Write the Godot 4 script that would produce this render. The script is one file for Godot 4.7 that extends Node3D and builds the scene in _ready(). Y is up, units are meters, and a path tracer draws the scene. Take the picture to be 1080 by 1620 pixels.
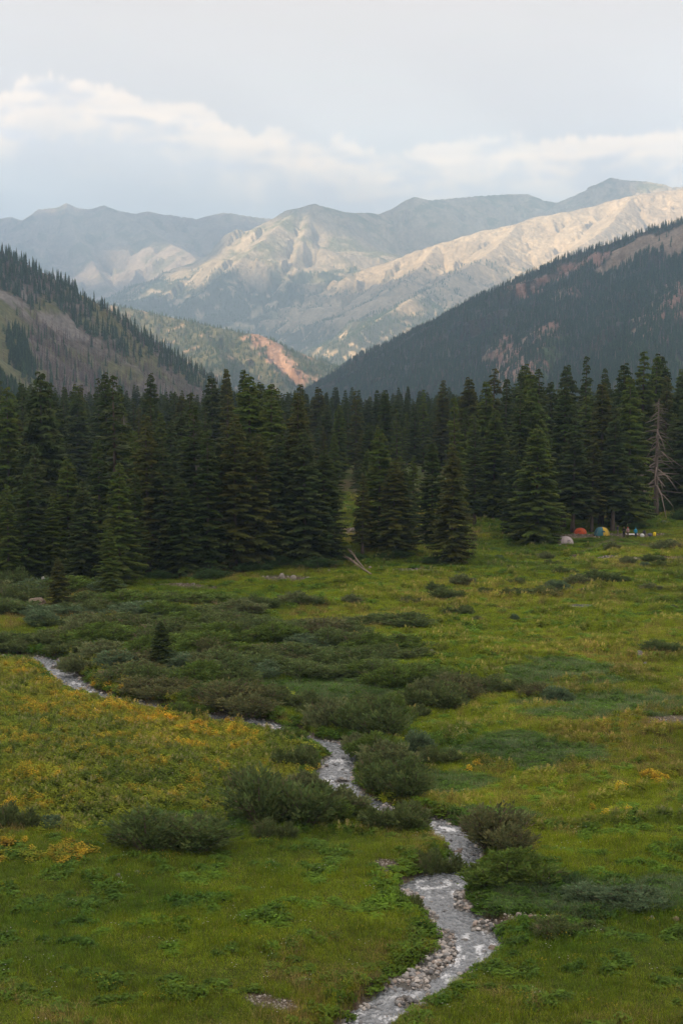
extends Node3D
# A high mountain valley in the evening: a stream through a meadow, a spruce forest with tents, hills and hazy ranges.
# Units are metres, y is up, the valley runs away along -z.

const STREAM = [
	[0.14, -64.09, 0.95],
	[0.58, -66.3, 0.95],
	[2.01, -69.08, 1.07],
	[3.62, -71.56, 1.29],
	[5.71, -74.71, 1.16],
	[6.73, -77.25, 1.52],
	[6.68, -79.5, 1.57],
	[5.82, -81.87, 1.4],
	[5.18, -84.91, 1.89],
	[6.25, -87.61, 1.5],
	[7.57, -90.49, 0.95],
	[7.73, -92.92, 0.95],
	[7.55, -94.83, 1.05],
	[6.75, -96.82, 1.15],
	[5.88, -98.18, 0.95],
	[4.26, -99.59, 0.95],
	[2.17, -101.63, 0.95],
	[0.36, -104.84, 1.16],
	[-0.46, -108.94, 1.34],
	[-0.24, -112.44, 1.29],
	[0.1, -115.78, 1.08],
	[-0.9, -118.12, 1.2],
	[-3.17, -120.15, 0.95],
	[-5.22, -122.88, 1.14],
	[-7.45, -125.29, 1.59],
	[-10.22, -126.64, 1.39],
	[-13.1, -128.49, 1.3],
	[-18.22, -132.1, 1],
	[-20.44, -133.85, 1.02],
	[-23.23, -136.96, 1.04],
	[-25.58, -141.06, 1.19],
	[-27.57, -146.31, 1.36],
	[-29.52, -150.98, 1.4],
	[-32.28, -152.6, 1.41],
	[-34.93, -152.93, 1.42],
	[-40.45, -154.26, 1.43],
	[-48.7, -155.61, 1.44]]   # x, z, half width of the channel
const BARS = [
	[3.63, -84.39, 1.3],
	[3.97, -82.37, 1.2],
	[4.48, -81.19, 1.2],
	[5.12, -78.14, 1.4],
	[5.29, -76.56, 1.3],
	[4.87, -75.12, 1.3],
	[4.29, -73.5, 1.2],
	[3.6, -72.33, 1.1],
	[7.08, -84.39, 0.9],
	[6.95, -82.86, 0.8],
	[7.74, -79.78, 0.9],
	[3.04, -70.08, 0.6],
	[-28.28, -148.45, 0.8],
	[-6.34, -124.4, 0.9],
	[0, -108.09, 0.6]]   # gravel bars: x, z, radius
const RIDGE_FAR_LEFT = [[Vector3(-4666,1249,-14200), Vector3(-3563,1300,-14000), Vector3(-3105,1254,-14000), Vector3(-3018,1271,-14000), Vector3(-2898,1243,-14000), Vector3(-2727,1335,-13900), Vector3(-2585,1350,-14000), Vector3(-2498,1396,-14000), Vector3(-2401,1356,-14000), Vector3(-2298,1345,-14000), Vector3(-2154,1379,-14000), Vector3(-2040,1333,-14000), Vector3(-1881,1309,-14100), Vector3(-1765,1331,-14100), Vector3(-1592,1303,-14100), Vector3(-1341,1277,-14200), Vector3(-1107,1329,-14200), Vector3(-881,1309,-14300), Vector3(-650,1289,-14400), Vector3(-119,1263,-14500)],
	[Vector3(-2154,1379,-14000), Vector3(-1802,1178,-13500), Vector3(-1497,988,-13000), Vector3(-1235,849,-12500), Vector3(-1038,694,-12000)],
	[Vector3(-2498,1396,-14000), Vector3(-2296,1064,-13300), Vector3(-2024,753,-12600), Vector3(-1807,523,-12000)],
	[Vector3(-2989,1271,-14000), Vector3(-2943,882,-13000), Vector3(-2674,523,-12000)]]
const RIDGE_CENTRE = [[Vector3(-1720,193,-9900), Vector3(-1446,420,-10300), Vector3(-1201,508,-10400), Vector3(-995,607,-10500), Vector3(-829,716,-10600), Vector3(-704,792,-10700), Vector3(-621,883,-10800), Vector3(-492,983,-10900), Vector3(-384,1063,-11000), Vector3(-293,1081,-11000), Vector3(-203,1103,-11000), Vector3(-113,1081,-11050), Vector3(23,1059,-11200), Vector3(117,1073,-11400), Vector3(288,1091,-11700), Vector3(391,1148,-11900), Vector3(492,1215,-12000), Vector3(566,1249,-12000), Vector3(695,1235,-12100), Vector3(901,1260,-12200), Vector3(1109,1289,-12300), Vector3(1322,1310,-12400), Vector3(1500,1315,-12400), Vector3(1627,1260,-12400), Vector3(1715,1235,-12300), Vector3(1900,1299,-12200), Vector3(1975,1324,-12200), Vector3(2032,1376,-12100), Vector3(2106,1410,-12100), Vector3(2187,1380,-12000), Vector3(2359,1365,-12000), Vector3(2486,1335,-11900), Vector3(2545,1311,-11900), Vector3(2804,1329,-11800), Vector3(3434,1281,-11800)],
	[Vector3(-203,1103,-11000), Vector3(-259,846,-10500), Vector3(-321,604,-10000), Vector3(-392,382,-9500), Vector3(-465,179,-9000)],
	[Vector3(-293,1081,-11000), Vector3(-529,789,-10300), Vector3(-760,508,-9700), Vector3(-1027,257,-9200)],
	[Vector3(566,1249,-12000), Vector3(473,970,-11500), Vector3(272,751,-11000), Vector3(130,590,-10500)],
	[Vector3(23,1059,-11200), Vector3(87,768,-10600), Vector3(21,523,-10000), Vector3(-154,298,-9300), Vector3(-360,102,-8700)]]
const RIDGE_SUNNY = [[Vector3(-437,103,-8800), Vector3(-228,295,-9200), Vector3(39,510,-9500), Vector3(198,577,-9600), Vector3(336,620,-9600), Vector3(457,674,-9650), Vector3(599,721,-9700), Vector3(862,800,-9750), Vector3(1127,863,-9800), Vector3(1247,903,-9800), Vector3(1496,947,-9850), Vector3(1827,1036,-9900), Vector3(2029,1068,-9900), Vector3(2191,1088,-9900), Vector3(2703,1151,-10000), Vector3(3519,1251,-10000)],
	[Vector3(1127,863,-9800), Vector3(927,670,-9200), Vector3(717,522,-8700), Vector3(507,401,-8200), Vector3(318,290,-7700), Vector3(59,118,-7100)],
	[Vector3(1867,1040,-9900), Vector3(1588,782,-9200), Vector3(1274,594,-8600), Vector3(837,319,-7800), Vector3(464,117,-7000)],
	[Vector3(599,721,-9700), Vector3(474,558,-9200), Vector3(323,423,-8700)],
	[Vector3(2703,1151,-10000), Vector3(2228,857,-9200), Vector3(1818,656,-8500)]]
const RIDGE_RED = [[Vector3(-1557,321,-5900), Vector3(-1035,246,-5700), Vector3(-727,189,-5500), Vector3(-631,167,-5450), Vector3(-509,141,-5350), Vector3(-413,119,-5250), Vector3(-334,103,-5200), Vector3(-277,96,-5150), Vector3(-232,77,-5100), Vector3(-192,47,-5050), Vector3(-166,2,-5000), Vector3(-136,-35,-4950), Vector3(-92,-71,-4900), Vector3(0,-148,-4800)],
	[Vector3(-509,141,-5350), Vector3(-396,30,-4900), Vector3(-299,-81,-4500)],
	[Vector3(-334,103,-5200), Vector3(-236,10,-4950), Vector3(-176,-67,-4700)]]
const RIDGE_RIGHT = [[Vector3(-187,-156,-4500), Vector3(-71,-64,-4250), Vector3(34,-6,-4050), Vector3(159,73,-3850), Vector3(248,120,-3750), Vector3(331,167,-3650), Vector3(386,193,-3600), Vector3(453,224,-3550), Vector3(519,254,-3500), Vector3(582,273,-3450), Vector3(643,293,-3400), Vector3(702,308,-3350), Vector3(732,315,-3300), Vector3(852,354,-3150), Vector3(1037,426,-2950), Vector3(1321,529,-2800)],
	[Vector3(331,167,-3650), Vector3(242,57,-3250), Vector3(166,-28,-2850)],
	[Vector3(582,273,-3450), Vector3(453,143,-3050), Vector3(334,30,-2600), Vector3(258,-36,-2300)],
	[Vector3(801,337,-3200), Vector3(623,177,-2750), Vector3(476,69,-2350), Vector3(365,-11,-2000)]]
const RIDGE_LEFT = [[Vector3(-930,429,-1600), Vector3(-762,337,-1800), Vector3(-591,240,-1950), Vector3(-493,187,-2000), Vector3(-449,166,-2020), Vector3(-410,146,-2030), Vector3(-370,126,-2040), Vector3(-330,100,-2050), Vector3(-290,75,-2060), Vector3(-249,45,-2070), Vector3(-207,15,-2080), Vector3(-165,-14,-2090), Vector3(-122,-46,-2100), Vector3(-62,-84,-2120)],
	[Vector3(-762,337,-1800), Vector3(-547,189,-1500), Vector3(-382,87,-1250), Vector3(-270,30,-1050)]]
const SUN_TOWARDS = Vector3(-0.74, 0.47, 0.48)

var rng := RandomNumberGenerator.new()
var n_soft := FastNoiseLite.new()
var n_fine := FastNoiseLite.new()
var n_ridge := FastNoiseLite.new()
var n_patch := FastNoiseLite.new()
var n_cell := FastNoiseLite.new()
var counts := {}
var M := {}
var fields := {}
var t_start := 0

# ------------------------------------------------------------------ helpers
func stage(what: String) -> void:
	print("%s %.1fs" % [what, (Time.get_ticks_msec() - t_start) / 1000.0])

func numbered(called: String) -> String:
	var k: int = counts.get(called, 0)
	counts[called] = k + 1
	return called if k == 0 else "%s_%03d" % [called, k]

func srgb(r: float, g: float, b: float) -> Color:   # a linear base colour as albedo_color wants it
	return Color(r, g, b).linear_to_srgb()

func matte(r: float, g: float, b: float, rough := 0.9) -> StandardMaterial3D:
	var m := StandardMaterial3D.new()
	m.albedo_color = srgb(r, g, b)
	m.roughness = rough
	m.metallic_specular = 0.3
	return m

func painted(rough := 0.9, tint := Color.WHITE) -> StandardMaterial3D:   # takes its colour from the vertices
	var m := StandardMaterial3D.new()
	m.vertex_color_use_as_albedo = true
	m.albedo_color = tint
	m.roughness = rough
	m.metallic_specular = 0.25
	return m

func leafy(tint := Color.WHITE, through := 0.5) -> StandardMaterial3D:
	var m := painted(0.75, tint)
	m.backlight_enabled = true
	m.backlight = Color(through, through, through).linear_to_srgb()
	return m

func noise_texture(seed_: int, freq: float, octaves: int, lo: Color, hi: Color, size := 512, normal := false, kind := FastNoiseLite.TYPE_SIMPLEX_SMOOTH) -> NoiseTexture2D:
	var n := FastNoiseLite.new()
	n.seed = seed_
	n.noise_type = kind
	n.frequency = freq
	n.fractal_octaves = octaves
	var t := NoiseTexture2D.new()
	t.width = size
	t.height = size
	t.seamless = true
	t.noise = n
	t.as_normal_map = normal
	if not normal:
		var g := Gradient.new()
		g.set_color(0, lo)
		g.set_color(1, hi)
		t.color_ramp = g
	return t

func set_noise(n: FastNoiseLite, seed_: int, freq: float, octaves: int, fractal := FastNoiseLite.FRACTAL_FBM, kind := FastNoiseLite.TYPE_SIMPLEX_SMOOTH) -> void:
	n.seed = seed_
	n.frequency = freq
	n.noise_type = kind
	n.fractal_type = fractal
	n.fractal_octaves = octaves

func part(called: String, mesh: Mesh, mat: Material, parent: Node3D) -> MeshInstance3D:
	var o := MeshInstance3D.new()
	o.name = called
	o.mesh = mesh
	o.material_override = mat
	parent.add_child(o, true)
	return o

func thing(called: String, label: String, category: String, at: Vector3, turn := 0.0, group := "") -> Node3D:
	var o := Node3D.new()
	o.name = numbered(called)
	add_child(o)
	o.position = at
	o.rotation.y = turn
	tag(o, label, category, group)
	return o

func tag(o: Node, label: String, category: String, group := "", kind := "") -> void:
	o.set_meta("label", label)
	o.set_meta("category", category)
	if group: o.set_meta("group", group)
	if kind: o.set_meta("kind", kind)

func structure(called: String, mesh: Mesh, mat: Material, label: String, category: String) -> MeshInstance3D:
	var o := MeshInstance3D.new()
	o.name = numbered(called)
	o.mesh = mesh
	o.material_override = mat
	add_child(o)
	tag(o, label, category, "", "structure")
	return o

func scatter(called: String, mesh: Mesh, mat: Material, at: Array, tints: PackedColorArray, label: String, category: String, parent: Node3D = self) -> MultiMeshInstance3D:
	var mm := MultiMesh.new()
	mm.transform_format = MultiMesh.TRANSFORM_3D
	mm.use_colors = tints.size() > 0
	mm.mesh = mesh
	mm.instance_count = at.size()
	for i in at.size():
		mm.set_instance_transform(i, at[i])
		if tints.size(): mm.set_instance_color(i, tints[i])
	var o := MultiMeshInstance3D.new()
	o.name = numbered(called)
	o.multimesh = mm
	o.material_override = mat
	parent.add_child(o)
	if parent == self:
		tag(o, label, category, "", "stuff")
	else:
		o.set_meta("kind", "stuff")
	return o

# a growing list of triangles with vertex colours
class Tris:
	var v := PackedVector3Array()
	var c := PackedColorArray()
	func tri(a: Vector3, b: Vector3, d: Vector3, col: Color) -> void:
		v.append(a); v.append(b); v.append(d)
		c.append(col); c.append(col); c.append(col)
	func quad(a: Vector3, b: Vector3, d: Vector3, e: Vector3, col: Color) -> void:
		tri(a, b, d, col)
		tri(a, d, e, col)
	func tube(pts: Array, rad: Array, sides: int, col: Color, cap := true) -> void:
		var rings := []
		for i in pts.size():
			var dir: Vector3 = (pts[mini(i + 1, pts.size() - 1)] - pts[maxi(i - 1, 0)])
			dir = dir.normalized() if dir.length() > 1e-6 else Vector3.UP
			var u := dir.cross(Vector3.RIGHT if absf(dir.x) < 0.8 else Vector3.FORWARD).normalized()
			var w := dir.cross(u)
			var ring := []
			for k in sides:
				var a := TAU * k / sides
				ring.append(pts[i] + (u * cos(a) + w * sin(a)) * rad[i])
			rings.append(ring)
		for i in pts.size() - 1:
			for k in sides:
				quad(rings[i][k], rings[i][(k + 1) % sides], rings[i + 1][(k + 1) % sides], rings[i + 1][k], col)
		if cap:
			for k in range(1, sides - 1):
				tri(rings[-1][0], rings[-1][k], rings[-1][k + 1], col)
				tri(rings[0][0], rings[0][k + 1], rings[0][k], col)
	func mesh(smooth := false) -> ArrayMesh:
		var m := ArrayMesh.new()
		if smooth:
			var st := SurfaceTool.new()
			st.begin(Mesh.PRIMITIVE_TRIANGLES)
			st.set_smooth_group(0)
			for i in v.size():
				st.set_color(c[i])
				st.add_vertex(v[i])
			st.index()
			st.generate_normals()
			return st.commit()
		var a := []
		a.resize(Mesh.ARRAY_MAX)
		a[Mesh.ARRAY_VERTEX] = v
		a[Mesh.ARRAY_COLOR] = c
		m.add_surface_from_arrays(Mesh.PRIMITIVE_TRIANGLES, a)
		return m

func grid_mesh(pts: PackedVector3Array, cols: PackedColorArray, nr: int, nc: int, uvs := PackedVector2Array()) -> ArrayMesh:
	var nor := PackedVector3Array()
	nor.resize(nr * nc)
	for i in nr:
		for j in nc:
			var e := pts[i * nc + mini(j + 1, nc - 1)] - pts[i * nc + maxi(j - 1, 0)]
			var f := pts[mini(i + 1, nr - 1) * nc + j] - pts[maxi(i - 1, 0) * nc + j]
			var n := e.cross(f).normalized()
			nor[i * nc + j] = n if n.y >= 0 else -n
	var idx := PackedInt32Array()
	idx.resize((nr - 1) * (nc - 1) * 6)
	var k := 0
	for i in nr - 1:
		for j in nc - 1:
			var a := i * nc + j
			idx[k] = a; idx[k + 1] = a + nc; idx[k + 2] = a + 1
			idx[k + 3] = a + nc; idx[k + 4] = a + nc + 1; idx[k + 5] = a + 1
			k += 6
	var arr := []
	arr.resize(Mesh.ARRAY_MAX)
	arr[Mesh.ARRAY_VERTEX] = pts
	arr[Mesh.ARRAY_NORMAL] = nor
	arr[Mesh.ARRAY_COLOR] = cols
	if uvs.size(): arr[Mesh.ARRAY_TEX_UV] = uvs
	arr[Mesh.ARRAY_INDEX] = idx
	var m := ArrayMesh.new()
	m.add_surface_from_arrays(Mesh.PRIMITIVE_TRIANGLES, arr)
	return m

func lin(a: float, b: float, v: float) -> float:
	return clampf((v - a) / (b - a), 0.0, 1.0)

func mix(a: Color, b: Color, t: float) -> Color:
	return a.lerp(b, clampf(t, 0.0, 1.0))

# ------------------------------------------------------------------ the sky
func make_sky() -> ImageTexture:
	var w := 4096
	var h := 2048
	var crest := [
	[-14.32, 10.39],
	[-12.89, 10.5],
	[-11.46, 10.41],
	[-9.79, 10.34],
	[-8.36, 9.98],
	[-6.92, 9.55],
	[-5.73, 9.48],
	[-4.77, 9.31],
	[-3.7, 8.69],
	[-3.15, 8.26],
	[-2.75, 8.69],
	[-2.39, 8.83],
	[-1.67, 8.59],
	[-0.95, 8.21],
	[0, 8.4],
	[0.84, 7.97],
	[1.91, 7.71],
	[2.87, 7.97],
	[3.82, 8.17],
	[4.77, 8.43],
	[6.21, 8.4],
	[7.4, 8.09],
	[8.59, 8.26],
	[9.79, 8.36],
	[10.98, 8.4],
	[12.89, 8.4],
	[14.32, 8.31]]   # azimuth in degrees, top of the cloud bank in degrees
	var big := FastNoiseLite.new()
	set_noise(big, 5, 0.05, 5)
	var puff := FastNoiseLite.new()
	set_noise(puff, 8, 0.32, 5)
	var lump := FastNoiseLite.new()
	set_noise(lump, 11, 0.9, 3)
	lump.fractal_type = FastNoiseLite.FRACTAL_RIDGED
	# the whole sky, coarse: a pale grey high veil with soft mottling
	var small := Image.create(512, 256, false, Image.FORMAT_RGB8)
	for y in 256:
		var el := 90.0 - (y + 0.5) / 256.0 * 180.0
		for x in 512:
			var az := (x + 0.5) / 512.0 * 360.0
			small.set_pixel(x, y, veil(az, el, big))
	small.resize(w, h, Image.INTERPOLATE_CUBIC)
	var y0 := int((90.0 - 17.0) / 180.0 * h)
	var y1 := int((90.0 + 1.0) / 180.0 * h)
	var band := PackedByteArray()
	band.resize(w * (y1 - y0) * 3)
	var tops := PackedFloat32Array()
	tops.resize(w)
	for x in w:
		var az := (x + 0.5) / w * 360.0
		if az > 180.0: az -= 360.0
		var other := 8.6 + 2.2 * big.get_noise_2d(az * 1.4 if absf(az) < 170 else 240.0, 300.0)
		var top := other
		if az > crest[0][0] and az < crest[-1][0]:
			for k in crest.size() - 1:
				if az >= crest[k][0] and az <= crest[k + 1][0]:
					top = lerpf(crest[k][1], crest[k + 1][1], (az - crest[k][0]) / (crest[k + 1][0] - crest[k][0]))
			var blend := minf(lin(crest[0][0], crest[0][0] + 3, az), lin(crest[-1][0], crest[-1][0] - 3, az))
			top = lerpf(other, top, blend)
		tops[x] = top - 0.5 + 0.26 * lump.get_noise_1d(az * 1.2) + 0.16 * puff.get_noise_1d(az * 9.0)
	var k := 0
	for y in range(y0, y1):
		var el := 90.0 - (y + 0.5) / h * 180.0
		for x in w:
			var az := (x + 0.5) / w * 360.0
			if az > 180.0: az -= 360.0
			var c := veil(az, el, big)
			var under: float = tops[x] - el
			if under > -0.8 and under < 7.0:
				var a := puff.get_noise_2d(az * 0.75, el * 2.3)
				var b := lump.get_noise_2d(az * 0.5 + 40.0, el * 0.9)
				var body := lin(-0.04, 0.15, under + 0.4 * a) * (0.72 + 0.28 * lin(-0.3, 0.3, puff.get_noise_2d(az * 0.25 + 70.0, el * 5.0)))
				body *= 1.0 - 0.85 * lin(1.1, 3.4, under + 1.2 * a)
				body *= 1.0 - 0.3 * lin(0.0, 0.5, -a)
				var bright := Color(0.9, 0.825, 0.75)
				var shade := Color(0.755, 0.735, 0.73)
				var cc := shade.lerp(bright, lin(-0.3, 0.3, a + 0.45 * b - 0.22 * under + 0.2))
				c = c.lerp(cc, body)
				# grey shreds hanging in front of the bank
				var shred := lin(0.3, 0.5, puff.get_noise_2d(az * 0.7 + 200.0, el * 3.0)) * lin(0.3, 0.9, under) * lin(2.6, 1.8, under)
				c = c.lerp(Color(0.73, 0.73, 0.76), 0.5 * shred)
			band[k] = int(clampf(c.r, 0, 1) * 255.0)
			band[k + 1] = int(clampf(c.g, 0, 1) * 255.0)
			band[k + 2] = int(clampf(c.b, 0, 1) * 255.0)
			k += 3
	var strip := Image.create_from_data(w, y1 - y0, false, Image.FORMAT_RGB8, band)
	small.blit_rect(strip, Rect2i(0, 0, w, y1 - y0), Vector2i(0, y0))
	return ImageTexture.create_from_image(small)

func veil(az: float, el: float, big: FastNoiseLite) -> Color:
	var r := deg_to_rad(az)
	var e := maxf(el, 0.0)
	var m := big.get_noise_3d(cos(r) * 60.0, sin(r) * 60.0, e * 6.0)
	var high := Color(0.722, 0.686, 0.66)
	var mid := Color(0.745, 0.724, 0.712)
	var low := Color(0.695, 0.712, 0.725)
	var c := low.lerp(mid, lin(4.0, 8.5, e)).lerp(high, lin(8.0, 13.5, e))
	var v := 1.0 + 0.04 * m
	c = c.srgb_to_linear()
	v *= 1.0 + 0.9 * smoothstep(0.18, 1.0, sin(deg_to_rad(e)))   # an overcast sky is brighter towards the zenith
	return Color(minf(c.r * v, 1.0), minf(c.g * v, 1.0), minf(c.b * v, 1.0)).linear_to_srgb()

# ------------------------------------------------------------------ the ground
var sd := PackedFloat32Array()   # distance to the stream's centre line less half its width
const SX0 = -70.0
const SZ0 = -190.0
const SCELL = 0.4
const SNX = 300
const SNZ = 370
var stream_pts: Array = []

func prepare_stream() -> void:
	sd.resize(SNX * SNZ)
	sd.fill(9.0)
	var curve := Curve3D.new()
	for i in STREAM.size():
		var a = STREAM[maxi(i - 1, 0)]
		var b = STREAM[mini(i + 1, STREAM.size() - 1)]
		var p = STREAM[i]
		var t := Vector3(b[0] - a[0], 0, b[1] - a[1]) / 6.0
		curve.add_point(Vector3(p[0], p[2], p[1]), -t, t)
	curve.bake_interval = 0.09
	var baked := curve.get_baked_points()
	for q in baked:
		stream_pts.append(q)
	for bi in range(0, baked.size(), 3):
		var q := baked[bi]
		var i0 := int((q.x - SX0) / SCELL)
		var j0 := int((q.z - SZ0) / SCELL)
		for j in range(maxi(j0 - 13, 0), mini(j0 + 14, SNZ)):
			for i in range(maxi(i0 - 13, 0), mini(i0 + 14, SNX)):
				var dx := SX0 + i * SCELL - q.x
				var dz := SZ0 + j * SCELL - q.z
				var d := sqrt(dx * dx + dz * dz) - q.y
				if d < sd[j * SNX + i]:
					sd[j * SNX + i] = d

func stream_dist(x: float, z: float) -> float:   # below zero in the channel
	var fx := (x - SX0) / SCELL
	var fz := (z - SZ0) / SCELL
	var i := int(fx)
	var j := int(fz)
	if fx < 0 or fz < 0 or i >= SNX - 1 or j >= SNZ - 1:
		return 9.0
	var u := fx - i
	var v := fz - j
	var a := sd[j * SNX + i] * (1 - u) + sd[j * SNX + i + 1] * u
	var b := sd[(j + 1) * SNX + i] * (1 - u) + sd[(j + 1) * SNX + i + 1] * u
	return a * (1 - v) + b * v

const MOUNDS = [
	[-15.1, -224.5, 30, 14, 2.2],
	[10.54, -228.06, 22, 12, 1],
	[2.41, -287, 14, 24, 2.5],
	[62.66, -318.54, 26, 40, 1.5],
	[-21.08, -112.44, 16, 16, 0.8]]   # x, z, radius x, radius z, height

func gy(x: float, z: float) -> float:
	var away := -z
	var y := 0.35 * n_soft.get_noise_2d(x, z) + 0.9 * n_soft.get_noise_2d(x * 0.25 + 50.0, z * 0.25)
	for m in MOUNDS:
		var q: float = ((x - m[0]) / m[2]) ** 2 + ((z - m[1]) / m[3]) ** 2
		if q < 1.0:
			y += m[4] * (1.0 - q) * (1.0 - q)
	if away < 50.0:
		var k := lin(50.0, 0.0, away)
		y += 29.0 * k ** 1.5
	if away > 350.0:   # the valley falls away beyond the forest
		y -= 7.0 * smoothstep(350.0, 620.0, away)
	if away > 620.0:
		y -= 330.0 * smoothstep(620.0, 7000.0, away)
	if away < 190.0 and away > 42.0:
		var d := stream_dist(x, z)
		if d < 5.0:
			y *= lin(0.5, 5.0, d)
			if d < 0.9:
				var edge := 0.25 * n_fine.get_noise_2d(x * 3.0, z * 3.0)
				var cut := lin(0.9, 0.05, d + edge)
				var bed := -0.86 + 0.24 * lin(-1.0, -0.05, d) + 0.2 * n_fine.get_noise_2d(x * 2.5, z * 2.5)
				for b in BARS:
					var q: float = ((x - b[0]) ** 2 + (z - b[1]) ** 2) / (b[2] * b[2])
					if q < 1.0:
						bed += 0.5 * (1.0 - q)
				bed = minf(bed, -0.36)
				y = lerpf(y, bed, cut * cut * (3.0 - 2.0 * cut))
	return y

const DIRT = [
	[-7.8, -205.85, 4.5, 2.6, 0],
	[-21.42, -199.55, 6, 2.2, 0.2],
	[0.54, -259.21, 4, 7, 0],
	[27.44, -122.24, 2.6, 2.6, 0],
	[-3.27, -68.66, 1.6, 0.7, 0.4],
	[30.15, -150.98, 0.5, 3, 0.2],
	[49.32, -255.54, 7, 2.6, 0],
	[48.12, -224.5, 7, 2.2, 0.1],
	[38.33, -253.75, 6, 3, 0],
	[2.73, -88.17, 0.9, 1.1, 0],
	[10.67, -211.3, 4, 1.5, 0],
	[9.63, -79.78, 2.6, 0.5, 0.1],
	[29.52, -181.81, 2, 0.9, 0],
	[40.25, -228.06, 3, 1.5, 0]]   # bare earth: x, z, radius x, radius z, turn
const TRAILS = [[Vector2(8.57,-203.51), Vector2(15.86,-209.45), Vector2(22.68,-215.74), Vector2(28.55,-219.03), Vector2(33.02,-224.50), Vector2(38.33,-237.06), Vector2(44.48,-249.36), Vector2(49.32,-255.54)], [Vector2(44.48,-249.36), Vector2(48.04,-243.47), Vector2(53.07,-233.98)]]   # trodden paths: lists of points

func near_line(p: Vector2, pts: Array) -> float:
	var best := 1e9
	for i in pts.size() - 1:
		best = minf(best, p.distance_to(Geometry2D.get_closest_point_to_segment(p, pts[i], pts[i + 1])))
	return best

func bare(x: float, z: float) -> float:   # 0 grown over, 1 bare earth
	var b := 0.0
	for d in DIRT:
		var dx: float = x - d[0]
		var dz: float = z - d[1]
		if absf(dx) < 20 and absf(dz) < 20:
			var c := cos(d[4])
			var s := sin(d[4])
			var q: float = sqrt(((dx * c + dz * s) / d[2]) ** 2 + ((-dx * s + dz * c) / d[3]) ** 2)
			q += 0.45 * n_fine.get_noise_2d(x * 2.0, z * 2.0)
			b = maxf(b, lin(1.05, 0.8, q))
	if z < -190.0 and z > -330.0:
		for t in TRAILS:
			b = maxf(b, lin(0.75, 0.3, near_line(Vector2(x, z), t) + 0.25 * n_fine.get_noise_2d(x * 1.5, z * 1.5)))
	return b

func ground_colour(x: float, z: float) -> Color:
	var n := n_fine.get_noise_2d(x * 1.3, z * 1.3)
	var m := n_patch.get_noise_2d(x, z)
	var c := mix(Color(0.07, 0.1, 0.016), Color(0.11, 0.13, 0.02), 0.5 + m + 0.4 * n)
	c = mix(c, Color(0.07, 0.055, 0.03), lin(0.25, 0.6, n) * 0.5)
	var b := bare(x, z)
	c = mix(c, mix(Color(0.12, 0.09, 0.06), Color(0.2, 0.165, 0.12), 0.5 + n), b)
	if -z < 190.0:
		var d := stream_dist(x, z)
		if d < 0.8:
			var gravel := mix(Color(0.12, 0.115, 0.105), Color(0.3, 0.28, 0.25), 0.5 + 0.9 * n)
			var soil := mix(Color(0.07, 0.05, 0.03), Color(0.12, 0.08, 0.05), 0.5 + n)
			c = mix(c, soil, lin(0.75, 0.55, d + 0.15 * n))
			c = mix(c, gravel, lin(0.3, 0.1, d + 0.15 * n))
	if -z > 200.0 and -z > forest_front(x, z) + 8.0 * n:   # brown needle litter under the trees
		c = mix(c, Color(0.1, 0.07, 0.042), 0.7 * lin(-0.2, 0.25, n + m))
	return c

func make_ground() -> void:
	var zs := PackedFloat32Array()
	var z := 300.0
	while z > 4.0:
		zs.append(z)
		z *= 0.72
	z = 2.0
	while z < 45.0:
		zs.append(-z)
		z += 4.0
	while z < 14500.0:
		zs.append(-z)
		z += 0.34 * pow(maxf(z, 60.0) / 60.0, 1.45) if z < 330.0 else z * 0.03
	var nr := zs.size()
	var nc := 281
	var pts := PackedVector3Array()
	var cols := PackedColorArray()
	pts.resize(nr * nc)
	cols.resize(nr * nc)
	for i in nr:
		var half := 24.0 + 0.29 * absf(zs[i])
		for j in nc:
			var x := half * (2.0 * j / (nc - 1) - 1.0)
			pts[i * nc + j] = Vector3(x, gy(x, zs[i]), zs[i])
			cols[i * nc + j] = ground_colour(x, zs[i])
	var m := painted(0.95)
	m.uv1_triplanar = true
	m.uv1_world_triplanar = true
	m.uv1_scale = Vector3.ONE * 0.31
	m.albedo_texture = noise_texture(3, 0.03, 5, Color(0.62, 0.62, 0.62), Color(1, 1, 1))
	m.heightmap_enabled = true
	m.heightmap_scale = 8.0
	m.heightmap_texture = noise_texture(4, 0.05, 4, Color.BLACK, Color.WHITE)
	structure("ground", grid_mesh(pts, cols, nr, nc), m, "green meadow floor of the valley running back under the forest", "ground")

# ------------------------------------------------------------------ hills and mountains
class Mountain:
	var segs: Array = []          # ax, az, ah, bx, bz, bh, along, length, 1 / length squared
	var fall := 0.6
	var reach := 3000.0
	var gully := 0.1
	var gully_most := 80.0
	var gully_freq := 0.004
	var rough := 12.0
	var rough_freq := 0.004
	var a0 := 0.0
	var a1 := 0.0
	var d0 := 0.0
	var d1 := 0.0
	var nr := 0
	var nc := 0
	var pts := PackedVector3Array()
	var below := PackedFloat32Array()   # how far under its crest each point lies, in plan

func mountain_shape(m: Mountain, ridges: Array) -> void:
	for r in ridges:
		var along := 1000.0 * m.segs.size()
		for i in r.size() - 1:
			var a: Vector3 = r[i]
			var b: Vector3 = r[i + 1]
			var l := Vector2(b.x - a.x, b.z - a.z).length()
			m.segs.append(PackedFloat32Array([a.x, a.z, a.y, b.x, b.z, b.y, along, l, 1.0 / (l * l)]))
			along += l

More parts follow.
